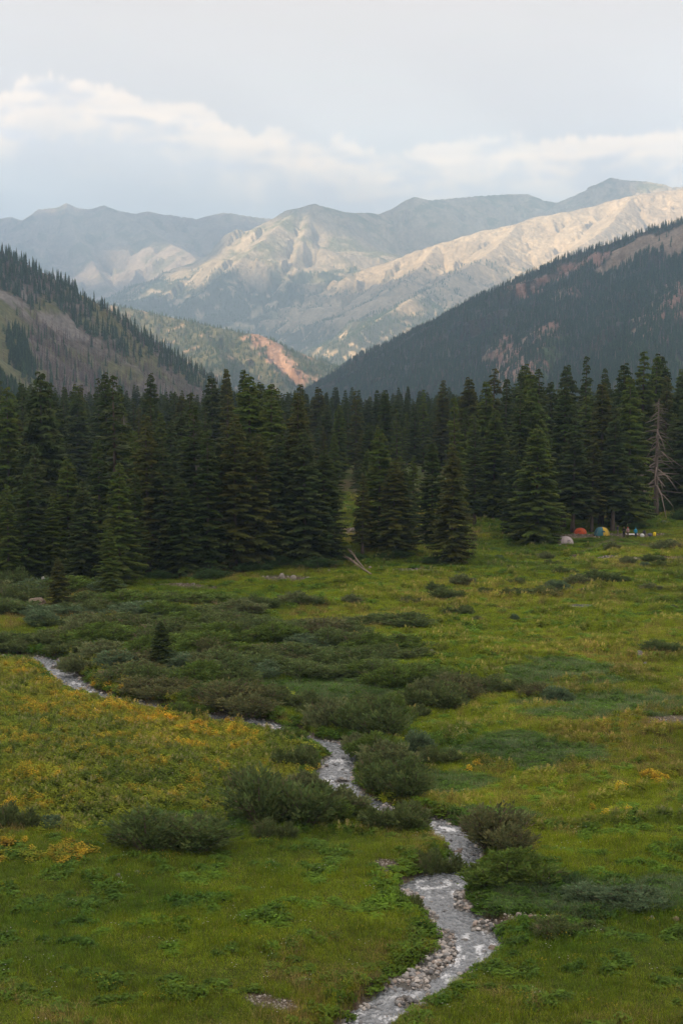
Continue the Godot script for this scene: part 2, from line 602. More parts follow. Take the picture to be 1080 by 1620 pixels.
func mountain_at(m: Mountain, x: float, z: float) -> Vector2:   # height, distance from the crest
	var best := -1e9
	var bd := 0.0
	var bt := 0.0
	for s: PackedFloat32Array in m.segs:
		var ex := s[3] - s[0]
		var ez := s[4] - s[1]
		var t := clampf(((x - s[0]) * ex + (z - s[1]) * ez) * s[8], 0.0, 1.0)
		var dx := x - s[0] - ex * t
		var dz := z - s[1] - ez * t
		var d := sqrt(dx * dx + dz * dz)
		var top := s[2] + (s[5] - s[2]) * t
		if top - m.fall * d * 0.6 < best:
			if top - m.fall * m.reach * (1.0 - exp(-d / m.reach)) < best:
				continue
		var h := top - m.fall * m.reach * (1.0 - exp(-d / m.reach))
		if h > best:
			best = h
			bd = d
			bt = s[6] + t * s[7]
	var amp := minf(bd * m.gully, m.gully_most)
	best += amp * (n_ridge.get_noise_2d(bt * m.gully_freq * 100.0, bd * m.gully_freq * 28.0) - 0.15)
	var k := m.rough_freq * 100.0
	best += m.rough * (0.25 + minf(bd / 150.0, 1.0)) * n_soft.get_noise_2d(x * k, z * k)
	return Vector2(best, bd)

func mountain_grid(m: Mountain, px0: float, px1: float, d0: float, d1: float, nc: int, nr: int) -> void:
	m.a0 = px0; m.a1 = px1; m.d0 = d0; m.d1 = d1; m.nr = nr; m.nc = nc   # a0, a1: sideways run per metre away
	m.pts.resize(nr * nc)
	m.below.resize(nr * nc)
	for i in nr:
		var d := lerpf(d0, d1, float(i) / (nr - 1))
		for j in nc:
			var x := d * lerpf(px0, px1, float(j) / (nc - 1))
			var q := mountain_at(m, x, -d)
			m.pts[i * nc + j] = Vector3(x, q.x, -d)
			m.below[i * nc + j] = q.y

func on_mountain(m: Mountain, a: float, d: float) -> Vector3:   # a point of the mesh
	var fj := clampf((a - m.a0) / (m.a1 - m.a0), 0.0, 1.0) * (m.nc - 1)
	var fi := clampf((d - m.d0) / (m.d1 - m.d0), 0.0, 1.0) * (m.nr - 1)
	var i := mini(int(fi), m.nr - 2)
	var j := mini(int(fj), m.nc - 2)
	var u := fj - j
	var v := fi - i
	var k := i * m.nc + j
	if u + v <= 1.0:
		return m.pts[k] + (m.pts[k + 1] - m.pts[k]) * u + (m.pts[k + m.nc] - m.pts[k]) * v
	return m.pts[k + m.nc + 1] + (m.pts[k + m.nc] - m.pts[k + m.nc + 1]) * (1 - u) + (m.pts[k + 1] - m.pts[k + m.nc + 1]) * (1 - v)

func spots(list: Array, x: float, z: float, wobble: float) -> float:   # 1 inside one of the patches (x, z, radius x, radius z, turn)
	var b := 0.0
	for d in list:
		var dx: float = x - d[0]
		var dz: float = z - d[1]
		var far: float = 2.0 * maxf(d[2], d[3])
		if absf(dx) > far or absf(dz) > far:
			continue
		var c := cos(d[4])
		var s := sin(d[4])
		var q: float = sqrt(((dx * c + dz * s) / d[2]) ** 2 + ((-dx * s + dz * c) / d[3]) ** 2)
		b = maxf(b, lin(1.15, 0.85, q + wobble))
	return b

func steepness(m: Mountain, i: int, j: int) -> float:
	var k := i * m.nc + j
	if i == 0 or j == 0 or i == m.nr - 1 or j == m.nc - 1:
		return 0.5
	var n := (m.pts[k + 1] - m.pts[k - 1]).cross(m.pts[k + m.nc] - m.pts[k - m.nc]).normalized()
	return 1.0 - absf(n.y)

func rock_material(scale: float, relief: float) -> StandardMaterial3D:
	var m := painted(0.95)
	m.uv1_triplanar = true
	m.uv1_world_triplanar = true
	m.uv1_scale = Vector3.ONE * scale
	m.albedo_texture = noise_texture(21, 0.02, 6, Color(0.6, 0.59, 0.58), Color(1, 1, 1))
	m.heightmap_enabled = true
	m.heightmap_scale = relief
	m.heightmap_texture = noise_texture(22, 0.02, 6, Color.BLACK, Color.WHITE)
	return m

const LEFT_SCREE = [Vector2(-535,-1975), Vector2(-449,-2020), Vector2(-426,-2005), Vector2(-389,-2005), Vector2(-356,-2005), Vector2(-323,-2005), Vector2(-284,-1990), Vector2(-314,-1945), Vector2(-349,-1915), Vector2(-380,-1915), Vector2(-400,-1900), Vector2(-420,-1885), Vector2(-480,-1765)]
const LEFT_GRASS = [Vector2(-480,-1765), Vector2(-420,-1885), Vector2(-400,-1900), Vector2(-378,-1825), Vector2(-343,-1705), Vector2(-295,-1525), Vector2(-235,-1255), Vector2(-275,-1000)]
const LEFT_CLUMP = [Vector2(-381,-1720), Vector2(-383,-1795), Vector2(-353,-1720), Vector2(-331,-1660), Vector2(-313,-1510), Vector2(-358,-1645)]
const RIGHT_BARE = [[Vector2(553,-3270), Vector2(592,-3345), Vector2(640,-3345), Vector2(702,-3285), Vector2(805,-3165), Vector2(727,-2850), Vector2(654,-2940), Vector2(621,-3075), Vector2(584,-3150)]]
const RIGHT_RED = [[Vector2(432,-3435), Vector2(483,-3450), Vector2(535,-3420), Vector2(601,-3360), Vector2(607,-3315), Vector2(560,-3315), Vector2(490,-3300), Vector2(439,-3375)],[Vector2(375,-3495), Vector2(414,-3465), Vector2(417,-3390), Vector2(374,-3405)]]
const RIGHT_ROCKS = [[Vector2(255,-2670), Vector2(289,-2970), Vector2(320,-2970), Vector2(337,-2760), Vector2(328,-2550), Vector2(308,-2430), Vector2(251,-2415)],[Vector2(540,-2640), Vector2(581,-2760), Vector2(598,-2685), Vector2(572,-2565), Vector2(515,-2445)],[Vector2(470,-2415), Vector2(540,-2640), Vector2(523,-2505), Vector2(464,-2310), Vector2(434,-2280)],[Vector2(348,-2805), Vector2(389,-2940), Vector2(395,-2805), Vector2(369,-2700)],[Vector2(447,-3135), Vector2(472,-3180), Vector2(474,-3090), Vector2(448,-3015)]]
const RIGHT_GREEN = [[Vector2(322,-2505), Vector2(371,-2715), Vector2(408,-2820), Vector2(382,-2670), Vector2(336,-2490)],[Vector2(457,-2160), Vector2(523,-2340), Vector2(481,-2145)]]
const RED_CLIFF = [Vector2(-336,-5200), Vector2(-277,-5150), Vector2(-228,-5100), Vector2(-188,-5040), Vector2(-160,-4960), Vector2(-122,-4890), Vector2(-81,-4850), Vector2(-140,-4800), Vector2(-203,-4890), Vector2(-261,-5040), Vector2(-307,-5110)]
const SUN_GAPS = [
	[-466.95, 769.37, -10320, 820, 1],
	[-602.78, 692.06, -10100, 760, 1],
	[-492.63, 831.51, -10420, 760, 1],
	[-954.18, 505.02, -10060, 650, 1.2],
	[-1516.95, 720.96, -12480, 850, 1.2],
	[389.79, 553.88, -9460, 790, 1],
	[783.68, 654.07, -9520, 930, 1],
	[1179.2, 753.76, -9560, 980, 1],
	[1679.46, 905.48, -9740, 980, 1],
	[2065.65, 939.23, -9680, 1030, 1],
	[1277.27, 595.12, -8620, 830, 1],
	[-218.44, 30.5, -5020, 650, 1]]   # where sunlight reaches the ground through the added clouds: x, y, z, radius, stretch

func inside(x: float, z: float, polygon: Array, wobble: float, scale := 1.0) -> bool:
	var p := Vector2(x + wobble * n_fine.get_noise_2d(x * scale, z * scale), z + wobble * n_fine.get_noise_2d(z * scale + 70.0, x * scale))
	return Geometry2D.is_point_in_polygon(p, PackedVector2Array(polygon))

# small trees for far slopes
func far_spruce(seed_: int, tiers: int, sides: int, spread: float) -> ArrayMesh:   # 1 m tall
	rng.seed = seed_
	var t := Tris.new()
	t.tube([Vector3.ZERO, Vector3(0, 0.5, 0)], [0.02, 0.012], 3, Color(0.09, 0.07, 0.055), false)
	for k in tiers:
		var f := float(k) / tiers
		var y0 := 0.05 + 0.93 * f
		var y1 := minf(1.0, y0 + 0.93 / tiers * 1.75)
		var r := spread * pow(1.0 - f, 0.85) * rng.randf_range(0.8, 1.15)
		var off := rng.randf() * TAU
		for s in sides:
			var a := off + TAU * s / sides
			var b := off + TAU * (s + 1) / sides
			var ra := r * rng.randf_range(0.65, 1.25)
			var rb := r * rng.randf_range(0.35, 0.6)
			var v := rng.randf_range(0.75, 1.25)
			var col := Color(0.05 * v, 0.078 * v, 0.038 * v)
			var pa := Vector3(cos(a) * ra, y0 - rng.randf_range(0.0, 0.03), sin(a) * ra)
			var pb := Vector3(cos((a + b) / 2) * rb, y0 + 0.02, sin((a + b) / 2) * rb)
			var pc := Vector3(cos(b) * ra * 0.8, y0, sin(b) * ra * 0.8)
			var tip := Vector3(0, y1, 0)
			t.tri(pa, tip, pb, col)
			t.tri(pb, tip, pc, col)
	return t.mesh()

func far_snag(seed_: int) -> ArrayMesh:   # a dead standing tree, 1 m tall
	rng.seed = seed_
	var t := Tris.new()
	var lean := Vector3(rng.randf_range(-0.03, 0.03), 1.0, rng.randf_range(-0.03, 0.03))
	t.tube([Vector3.ZERO, lean * 0.5, lean], [0.017, 0.012, 0.002], 4, Color(0.15, 0.125, 0.12), false)
	for k in 44:
		var f := rng.randf_range(0.15, 0.97)
		var a := rng.randf() * TAU
		var l := 0.11 * (1.05 - f) + 0.025
		var v := rng.randf_range(0.7, 1.2)
		var b := lean * f
		t.tri(b, b + Vector3(0, -0.022, 0), b + Vector3(cos(a) * l, -0.25 * l + 0.01, sin(a) * l), Color(0.125 * v, 0.098 * v, 0.094 * v))
	return t.mesh()

func grow(m: Mountain, count: int, cover: PackedFloat32Array, tall: Vector2, tints: Array, seed_: int) -> Array:
	# trees stood on the covered points of a mountain: [transforms, colours]
	rng.seed = seed_
	var at := []
	var cols := PackedColorArray()
	var tries := 0
	while at.size() < count and tries < count * 12:
		tries += 1
		var fi := rng.randf() * (m.nr - 1)
		var fj := rng.randf() * (m.nc - 1)
		var c := cover[int(fi) * m.nc + int(fj)]
		if rng.randf() > c:
			continue
		var p := on_mountain(m, lerpf(m.a0, m.a1, fj / (m.nc - 1)), lerpf(m.d0, m.d1, fi / (m.nr - 1)))
		var h := rng.randf_range(tall.x, tall.y)
		var w := h * rng.randf_range(0.8, 1.25)
		at.append(Transform3D(Basis(Vector3.UP, rng.randf() * TAU).scaled(Vector3(w, h, w)), p - Vector3(0, 0.3, 0)))
		var tone: Color = tints[rng.randi() % tints.size()]
		var v := rng.randf_range(0.8, 1.2)
		cols.append(Color(tone.r * v, tone.g * v, tone.b * v))
	return [at, cols]

func make_mountains() -> void:
	var rocky := rock_material(0.0028, 800.0)
	var small_rocky := rock_material(0.012, 260.0)
	var spruce_mat := painted(0.9)
	var spruce_far: ArrayMesh = far_spruce(31, 6, 6, 0.17)
	var spruce_tiny: ArrayMesh = far_spruce(32, 3, 5, 0.19)

	# the farthest range on the left
	var m := Mountain.new()
	m.fall = 0.62; m.reach = 3500.0; m.gully = 0.34; m.gully_most = 130.0; m.gully_freq = 0.0034; m.rough = 30.0; m.rough_freq = 0.0004
	mountain_shape(m, RIDGE_FAR_LEFT)
	mountain_grid(m, -0.32, 0.02, 11200.0, 15000.0, 260, 150)
	var cols := PackedColorArray()
	cols.resize(m.pts.size())
	for k in m.pts.size():
		var p := m.pts[k]
		var n := n_soft.get_noise_2d(p.x * 0.03, p.z * 0.03)
		var f := n_fine.get_noise_2d(p.x * 0.025, p.z * 0.025)
		var c := mix(Color(0.27, 0.235, 0.21), Color(0.42, 0.36, 0.3), 0.5 + n + 0.5 * f)
		c = mix(c, Color(0.13, 0.14, 0.09), 0.7 * lin(0.05, 0.3, n - 0.4 * f))
		cols[k] = c
	structure("mountain", grid_mesh(m.pts, cols, m.nr, m.nc), rocky, "farthest pale rocky range with rounded knobs along its crest", "mountain")
	stage("far left range")

	# the central peak with the long range behind it
	m = Mountain.new()
	m.fall = 0.62; m.reach = 3500.0; m.gully = 0.32; m.gully_most = 110.0; m.gully_freq = 0.003; m.rough = 22.0; m.rough_freq = 0.0004
	mountain_shape(m, RIDGE_CENTRE)
	mountain_grid(m, -0.19, 0.29, 7600.0, 13000.0, 380, 210)
	cols.resize(m.pts.size())
	var cover := PackedFloat32Array()
	cover.resize(m.pts.size())
	for k in m.pts.size():
		var p := m.pts[k]
		var n := n_soft.get_noise_2d(p.x * 0.03, p.z * 0.03)
		var f := n_fine.get_noise_2d(p.x * 0.03, p.z * 0.03)
		var s := steepness(m, k / m.nc, k % m.nc)
		var c := mix(Color(0.32, 0.28, 0.21), Color(0.5, 0.43, 0.31), 0.5 + n + 0.6 * f)
		var turf := lin(0.0, 0.35, n - 0.5 * f + 0.1) * lin(0.32, 0.16, s)
		c = mix(c, Color(0.12, 0.14, 0.06), 0.85 * turf)
		var line := 560.0 + 260.0 * n + 90.0 * f
		var wood := lin(line + 30.0, line - 60.0, p.y) * (1.0 if f + 0.5 * n < 0.28 else 0.0)
		c = mix(c, Color(0.05, 0.066, 0.045), 0.9 * wood)
		cover[k] = wood
		cols[k] = c
	structure("mountain", grid_mesh(m.pts, cols, m.nr, m.nc), rocky, "central rocky peak with a pale flank and a long crest running behind it", "mountain")
	var tone := [Color(1, 1, 1), Color(1.1, 1.1, 0.95), Color(0.9, 1.0, 1.05)]
	var g := grow(m, 26000, cover, Vector2(13, 22), tone, 101)
	scatter("far_wood", spruce_tiny, spruce_mat, g[0], g[1], "dark woods dotting the lower slopes of the central peak", "woods")
	stage("centre")

	# the sunlit ridge on the right
	m = Mountain.new()
	m.fall = 0.6; m.reach = 3500.0; m.gully = 0.3; m.gully_most = 80.0; m.gully_freq = 0.0042; m.rough = 18.0; m.rough_freq = 0.0005
	mountain_shape(m, RIDGE_SUNNY)
	mountain_grid(m, -0.1, 0.32, 5600.0, 10800.0, 360, 210)
	cols.resize(m.pts.size())
	cover.resize(m.pts.size())
	for k in m.pts.size():
		var p := m.pts[k]
		var n := n_soft.get_noise_2d(p.x * 0.03, p.z * 0.03)
		var f := n_fine.get_noise_2d(p.x * 0.04, p.z * 0.04)
		var c := mix(Color(0.36, 0.3, 0.21), Color(0.54, 0.45, 0.31), 0.5 + n + 0.6 * f)
		var line := 340.0 + 150.0 * n + 60.0 * f + 0.1 * (p.x - 900.0)
		var wood := lin(line + 20.0, line - 50.0, p.y) * (1.0 if f < 0.3 else 0.1)
		if n > 0.12 and f < 0.2 and p.y < 560.0:
			wood = maxf(wood, 0.5)
		c = mix(c, Color(0.05, 0.066, 0.045), 0.9 * wood)
		cover[k] = wood
		cols[k] = c
	structure("mountain", grid_mesh(m.pts, cols, m.nr, m.nc), rocky, "tan bare ridge above the dark forested hill, woods along its foot", "mountain")
	g = grow(m, 26000, cover, Vector2(13, 20), tone, 102)
	scatter("far_wood", spruce_tiny, spruce_mat, g[0], g[1], "hazy woods on the lower slopes of the tan ridge", "woods")
	stage("sunny ridge")

	# the middle hill that ends in a red cliff
	m = Mountain.new()
	m.fall = 0.55; m.reach = 2500.0; m.gully = 0.25; m.gully_most = 45.0; m.gully_freq = 0.006; m.rough = 10.0; m.rough_freq = 0.0008
	mountain_shape(m, RIDGE_RED)
	mountain_grid(m, -0.26, 0.02, 3900.0, 6300.0, 240, 150)
	cols.resize(m.pts.size())
	cover.resize(m.pts.size())
	for k in m.pts.size():
		var p := m.pts[k]
		var n := n_soft.get_noise_2d(p.x * 0.05, p.z * 0.05)
		var f := n_fine.get_noise_2d(p.x * 0.06, p.z * 0.06)
		var c := mix(Color(0.06, 0.075, 0.04), Color(0.14, 0.14, 0.075), 0.5 + n + 0.5 * f)
		var wood := 0.85 if f < 0.25 else 0.25
		if inside(p.x, p.z, RED_CLIFF, 50.0, 0.05):
			c = mix(Color(0.27, 0.175, 0.125), Color(0.39, 0.27, 0.205), 0.5 + f + n)
			wood = 0.12 if f < 0.1 else 0.0
		elif f > 0.42:
			c = mix(c, Color(0.33, 0.25, 0.18), lin(0.42, 0.5, f))
			wood = 0.1
		cover[k] = wood
		cols[k] = c
	structure("hill", grid_mesh(m.pts, cols, m.nr, m.nc), rock_material(0.006, 500.0), "hazy green middle hill ending in a red rock cliff", "hill")
	g = grow(m, 17000, cover, Vector2(9, 17), [Color(1, 1, 1), Color(1.1, 1.05, 0.95), Color(0.9, 1.0, 1.0)], 103)
	scatter("far_wood", spruce_tiny, spruce_mat, g[0], g[1], "thin spruce woods over the middle hill above the red cliff", "woods")
	stage("red hill")

	# the dark forested hill on the right
	m = Mountain.new()
	m.fall = 0.62; m.reach = 2500.0; m.gully = 0.3; m.gully_most = 34.0; m.gully_freq = 0.0042; m.rough = 9.0; m.rough_freq = 0.001
	mountain_shape(m, RIDGE_RIGHT)
	mountain_grid(m, -0.04, 0.3, 1700.0, 4500.0, 260, 210)
	cols.resize(m.pts.size())
	cover.resize(m.pts.size())
	for k in m.pts.size():
		var p := m.pts[k]
		var n := n_soft.get_noise_2d(p.x * 0.08, p.z * 0.08)
		var f := n_fine.get_noise_2d(p.x * 0.1, p.z * 0.1)
		var c := mix(Color(0.04, 0.05, 0.03), Color(0.09, 0.085, 0.05), 0.5 + n + f)
		var wood := 1.0 if f < 0.42 else 0.35
		var tan_rock := mix(Color(0.24, 0.19, 0.135), Color(0.36, 0.29, 0.21), 0.5 + f)
		var red_rock := mix(Color(0.25, 0.15, 0.11), Color(0.36, 0.23, 0.165), 0.5 + f)
		for q in RIGHT_BARE:
			if inside(p.x, p.z, q, 30.0, 0.06):
				c = tan_rock
				wood = 0.02
		for q in RIGHT_RED:
			if inside(p.x, p.z, q, 40.0, 0.06):
				c = red_rock
				wood = 0.12
		for q in RIGHT_ROCKS:
			if inside(p.x, p.z, q, 60.0, 0.1):
				c = red_rock if f < 0.2 else tan_rock
				wood = 0.1 if n < 0.05 else 0.35
		for q in RIGHT_GREEN:
			if inside(p.x, p.z, q, 40.0, 0.08):
				c = Color(0.085, 0.13, 0.05)
				wood = 0.3
		cover[k] = wood
		cols[k] = c
	structure("hill_right", grid_mesh(m.pts, cols, m.nr, m.nc), small_rocky, "steep dark hill clothed in spruce with a bare tan shoulder", "hill")
	g = grow(m, 68000, cover, Vector2(8, 17), [Color(1, 1, 1), Color(1.15, 1.1, 1.0), Color(0.85, 1.0, 1.1), Color(1.0, 1.0, 0.9)], 104)
	scatter("hillside_wood", spruce_far, spruce_mat, g[0], g[1], "dense spruce wood covering the steep dark hill", "woods")
	g = grow(m, 6500, cover, Vector2(10, 18), [Color(1.3, 1.2, 1.15), Color(1, 1, 1)], 105)
	scatter("dead_wood", far_snag(41), spruce_mat, g[0], g[1], "grey dead trunks scattered through the wood on the dark hill", "dead trees")
	stage("right hill")

	# the near hill on the left: scree, burnt trees, spruces along the crest
	m = Mountain.new()
	m.fall = 0.86; m.reach = 1200.0; m.gully = 0.12; m.gully_most = 12.0; m.gully_freq = 0.008; m.rough = 5.0; m.rough_freq = 0.0016
	mountain_shape(m, RIDGE_LEFT)
	mountain_grid(m, -0.3, -0.01, 880.0, 2350.0, 230, 220)
	cols.resize(m.pts.size())
	cover.resize(m.pts.size())
	var dead := PackedFloat32Array()
	dead.resize(m.pts.size())
	for k in m.pts.size():
		var p := m.pts[k]
		var n := n_soft.get_noise_2d(p.x * 0.12, p.z * 0.12)
		var f := n_fine.get_noise_2d(p.x * 0.14, p.z * 0.14)
		var turf := mix(Color(0.1, 0.12, 0.04), Color(0.17, 0.165, 0.075), 0.5 + n + 0.5 * f)
		var earth := mix(Color(0.11, 0.095, 0.075), Color(0.19, 0.165, 0.13), 0.5 + f)
		var c := mix(earth, turf, lin(-0.1, 0.25, n - 0.3 * f))
		var live := 0.05
		var burnt := 0.9 if f < 0.3 else 0.35
		if inside(p.x, p.z, LEFT_GRASS, 25.0, 0.15):
			c = turf
			burnt = 0.03
			live = 0.02
		if m.below[k] < 115.0 + 60.0 * n and p.x > -470.0:
			live = 1.0 if n < 0.18 else 0.4
			burnt = 0.3
		elif inside(p.x, p.z, LEFT_SCREE, 18.0, 0.15):
			c = mix(Color(0.19, 0.175, 0.155), Color(0.27, 0.245, 0.215), 0.5 + f)
			burnt = 0.015
			live = 0.0
		if inside(p.x, p.z, LEFT_CLUMP, 8.0, 0.2):
			live = 1.0
		cover[k] = live
		dead[k] = burnt
		cols[k] = c
	structure("hill_left", grid_mesh(m.pts, cols, m.nr, m.nc), small_rocky, "near left hillside with grey scree, burnt slopes and green turf", "hill")
	g = grow(m, 6500, cover, Vector2(9, 19), [Color(0.9, 0.95, 1.0), Color(1.1, 1.1, 1.0), Color(0.8, 0.9, 0.95)], 106)
	scatter("hillside_wood", far_spruce(33, 8, 7, 0.15), spruce_mat, g[0], g[1], "dark living spruces along the crest of the left hill", "woods")
	g = grow(m, 15000, dead, Vector2(8, 16), [Color(1, 0.95, 0.98), Color(1.15, 1.05, 1.05), Color(0.8, 0.75, 0.78)], 107)
	scatter("dead_wood", far_snag(42), spruce_mat, g[0], g[1], "grey brown fire killed trunks standing on the left hillside", "dead trees")
	stage("left hill")

# broken clouds added outside the view, to the left and behind, shaped to shade the valley and leave gaps of sun on the ranges
func make_shade_clouds() -> void:
	var s := SUN_TOWARDS.normalized()
	var high := 4200.0
	var mat := painted(1.0)
	mat.backlight_enabled = true
	mat.backlight = Color(0.9, 0.9, 0.9).linear_to_srgb()
	var step := 620.0
	var banks := {}
	rng.seed = 77
	for iz in range(-24, 7):
		for ix in range(-8, 8):
			var gx := ix * step + rng.randf_range(-120, 120)     # the place on the ground that would lose the sun
			var gz := iz * step + rng.randf_range(-120, 120)
			if absf(gx) > 1300.0 + 0.22 * absf(gz) or (gz < -4700.0 and gz > -8200.0):
				continue
			var q := Vector3(gx, 0, gz) + s * (high / s.y)
			var open := false
			for gap in SUN_GAPS:
				var c := Vector3(gap[0], gap[1], gap[2])
				var at := c + s * ((high - c.y) / s.y)
				if (((q.x - at.x) / gap[4]) ** 2 + ((q.z - at.z)) ** 2) < gap[3] * gap[3]:
					open = true
			if open:
				continue
			var key := Vector2i(floori(ix / 4.0), floori(iz / 5.0))
			if not banks.has(key): banks[key] = []
			banks[key].append(q)
	for key in banks:
		var t := Tris.new()
		var mid: Vector3 = banks[key][0]
		for q in banks[key]:
			puff(t, q - mid + Vector3(0, rng.randf_range(-90, 90), 0), step * rng.randf_range(0.72, 0.86))
		var o := structure("cloud_bank_added", t.mesh(true), mat, "unseen cloud added beside the valley to shade it and the ranges", "cloud")
		o.position = mid

func puff(t: Tris, at: Vector3, r: float) -> void:
	var lat := 7
	var lon := 12
	var p := []
	for i in lat + 1:
		var row := []
		for j in lon + 1:
			var a := PI * i / lat
			var b := TAU * (j % lon) / lon
			var d := Vector3(sin(a) * cos(b), cos(a) * 0.42, sin(a) * sin(b))
			var k := r * (1.0 + 0.3 * n_soft.get_noise_3dv(d * 16.0 + at * 0.05))
			row.append(at + d * k)
		p.append(row)
	for i in lat:
		for j in lon:
			t.quad(p[i][j], p[i][j + 1], p[i + 1][j + 1], p[i + 1][j], Color(0.88, 0.88, 0.88))

# ------------------------------------------------------------------ trees, shrubs and herbs
func spruce_meshes(seed_: int, h: float, spread: float, full: float, bare_to: float, ragged: float) -> Array:
	# a trunk and a crown of drooping branches, each a bough with needled side twigs
	rng.seed = seed_
	var bark := Tris.new()
	var lean := Vector3(rng.randf_range(-0.25, 0.25), 0, rng.randf_range(-0.25, 0.25))
	var r0 := 0.013 * h + 0.05
	var tp := []
	var tr := []
	for i in 9:
		var f := i / 8.0
		tp.append(Vector3(0, h * f * 0.985 - 0.4 * (1 - f), 0) + lean * f * f)
		tr.append(r0 * (pow(1.0 - f, 0.9) + (0.45 if i == 0 else 0.0)) + 0.012)
	bark.tube(tp, tr, 7, Color(0.1, 0.078, 0.06))
	var t := Tris.new()
	var y := h * bare_to
	var spin := rng.randf() * TAU
	while y < h * 0.985:
		var f := y / h
		var reach := spread * pow(1.0 - f, 0.8) * (0.55 + 0.45 * lin(bare_to, bare_to + 0.12, f)) + 0.12
		var around := int(round(lerpf(7.5, 4.0, f) * full))
		spin += 1.3
		for k in around:
			if rng.randf() < ragged * 0.35:
				continue
			var a := spin + TAU * (k + rng.randf_range(-0.35, 0.35)) / around
			var l := reach * rng.randf_range(1.0 - 0.5 * ragged - 0.15, 1.15)
			var out := Vector3(cos(a), 0, sin(a))
			var side := Vector3(-sin(a), 0, cos(a))
			var droop := lerpf(0.5, -0.35, pow(f, 0.9)) * rng.randf_range(0.3, 1.6)
			var base := Vector3(0, y + rng.randf_range(-0.32, 0.32), 0) + lean * f * f
			var v := rng.randf_range(0.72, 1.28)
			var warm := rng.randf_range(0.9, 1.22)
			var n := maxi(2, int(l / 0.26))
			var last := base
			for i in range(1, n + 1):
				var u := float(i) / n
				var p := base + out * l * u + Vector3(0, -droop * l * (u - 0.45 * u * u), 0) + side * 0.05 * l * sin(u * 5.0 + k)
				var wide := minf(0.55 * l + 0.12, 0.78) * (1.0 - 0.68 * u) + 0.13
				var vv := v * rng.randf_range(0.8, 1.2)
				var col := Color(0.075 * vv * warm, 0.108 * vv, 0.032 * vv)
				if u > 0.15:
					for sgn in [-1.0, 1.0]:
						var w: float = wide * rng.randf_range(0.7, 1.25)
						var tip: Vector3 = p + side * sgn * w + out * w * 0.75 + Vector3(0, -0.28 * w + rng.randf_range(-0.07, 0.04), 0)
						var th := 0.07 + 0.1 * w
						t.tri(last, tip, p + Vector3(0, -th, 0), col)
						t.tri(p + Vector3(0, 0.05, 0), tip, p + out * 0.16 + Vector3(0, -th * 1.4, 0), col)
						t.tri(last + Vector3(0, 0.04, 0), p + out * 0.1 + Vector3(0, 0.05, 0), tip + Vector3(0, rng.randf_range(-0.05, 0.12), 0), col)
						var hang: Vector3 = (p + tip) * 0.5
						t.tri(hang, tip, hang + out * 0.12 + Vector3(0, -0.22 - 0.16 * rng.randf(), 0), col)
				# needles hanging under the bough
				t.tri(last, p, (last + p) * 0.5 + Vector3(0, -0.2 - 0.1 * rng.randf(), 0) + side * rng.randf_range(-0.1, 0.1), col)
				last = p
			t.tri(last - side * 0.07, last + side * 0.07, last + out * 0.3 + Vector3(0, 0.06, 0), Color(0.085 * v * warm, 0.12 * v, 0.038 * v))
		y += lerpf(0.44, 0.25, f) * rng.randf_range(0.8, 1.25) * (h / 18.0) ** 0.5
	# leader
	t.tri(Vector3(-0.05, h * 0.95, 0) + lean * 0.9, Vector3(0.05, h * 0.95, 0) + lean * 0.9, Vector3(0, h, 0) + lean, Color(0.04, 0.05, 0.025))
	t.tri(Vector3(0, h * 0.95, -0.05) + lean * 0.9, Vector3(0, h * 0.95, 0.05) + lean * 0.9, Vector3(0, h, 0) + lean, Color(0.04, 0.05, 0.025))
	return [bark.mesh(true), t.mesh(), h]

func snag_meshes(seed_: int, h: float, spread: float, twigs: int, colour: Color) -> Array:
	rng.seed = seed_
	var bark := Tris.new()
	var tp := []
	var tr := []
	for i in 9:
		var f := i / 8.0
		tp.append(Vector3(0.15 * sin(f * 4.0), h * f - 0.3 * (1 - f), 0.1 * sin(f * 3.0 + 1.0)))
		tr.append((0.02 * h + 0.04) * pow(1.0 - f, 0.75) + 0.03)
	bark.tube(tp, tr, 8, colour)
	var t := Tris.new()
	for k in twigs:
		var f := lerpf(0.14, 0.98, (k + rng.randf()) / twigs)
		var a := rng.randf() * TAU
		var l := spread * pow(1.0 - f, 0.6) * (rng.randf_range(0.2, 0.6) if rng.randf() < 0.45 else rng.randf_range(0.6, 1.15)) + 0.2
		var out := Vector3(cos(a), 0, sin(a))
		var base := Vector3(0.15 * sin(f * 4.0), h * f, 0.1 * sin(f * 3.0 + 1.0))
		var v := rng.randf_range(0.75, 1.25)
		var col := Color(colour.r * v * 1.15, colour.g * v * 1.15, colour.b * v * 1.15)
		var pts := [base]
		var rad := [0.05 + 0.02 * l]
		for i in range(1, 5):
			var u := i / 4.0
			pts.append(base + out * l * u + Vector3(0, (0.25 * sin(k * 2.7)) * l * u - (0.6 + 0.3 * sin(k * 1.3)) * l * u * u + 0.2 * l * u * u * u, 0) + Vector3(rng.randf_range(-0.1, 0.1), rng.randf_range(-0.06, 0.06), rng.randf_range(-0.1, 0.1)))
			rad.append((0.05 + 0.02 * l) * (1.0 - 0.75 * u))
		t.tube(pts, rad, 3, col, false)
		for s in 7:   # bare side twigs
			var q: Vector3 = pts[1 + s % 4]
			var d := Vector3(rng.randf_range(-1, 1), rng.randf_range(-1.0, 0.15), rng.randf_range(-1, 1)).normalized() * rng.randf_range(0.25, 0.6)
			t.tri(q, q + Vector3(0.05, -0.05, 0.05), q + d * 1.3 + out * 0.2, col)
	return [bark.mesh(true), t.mesh(), h]

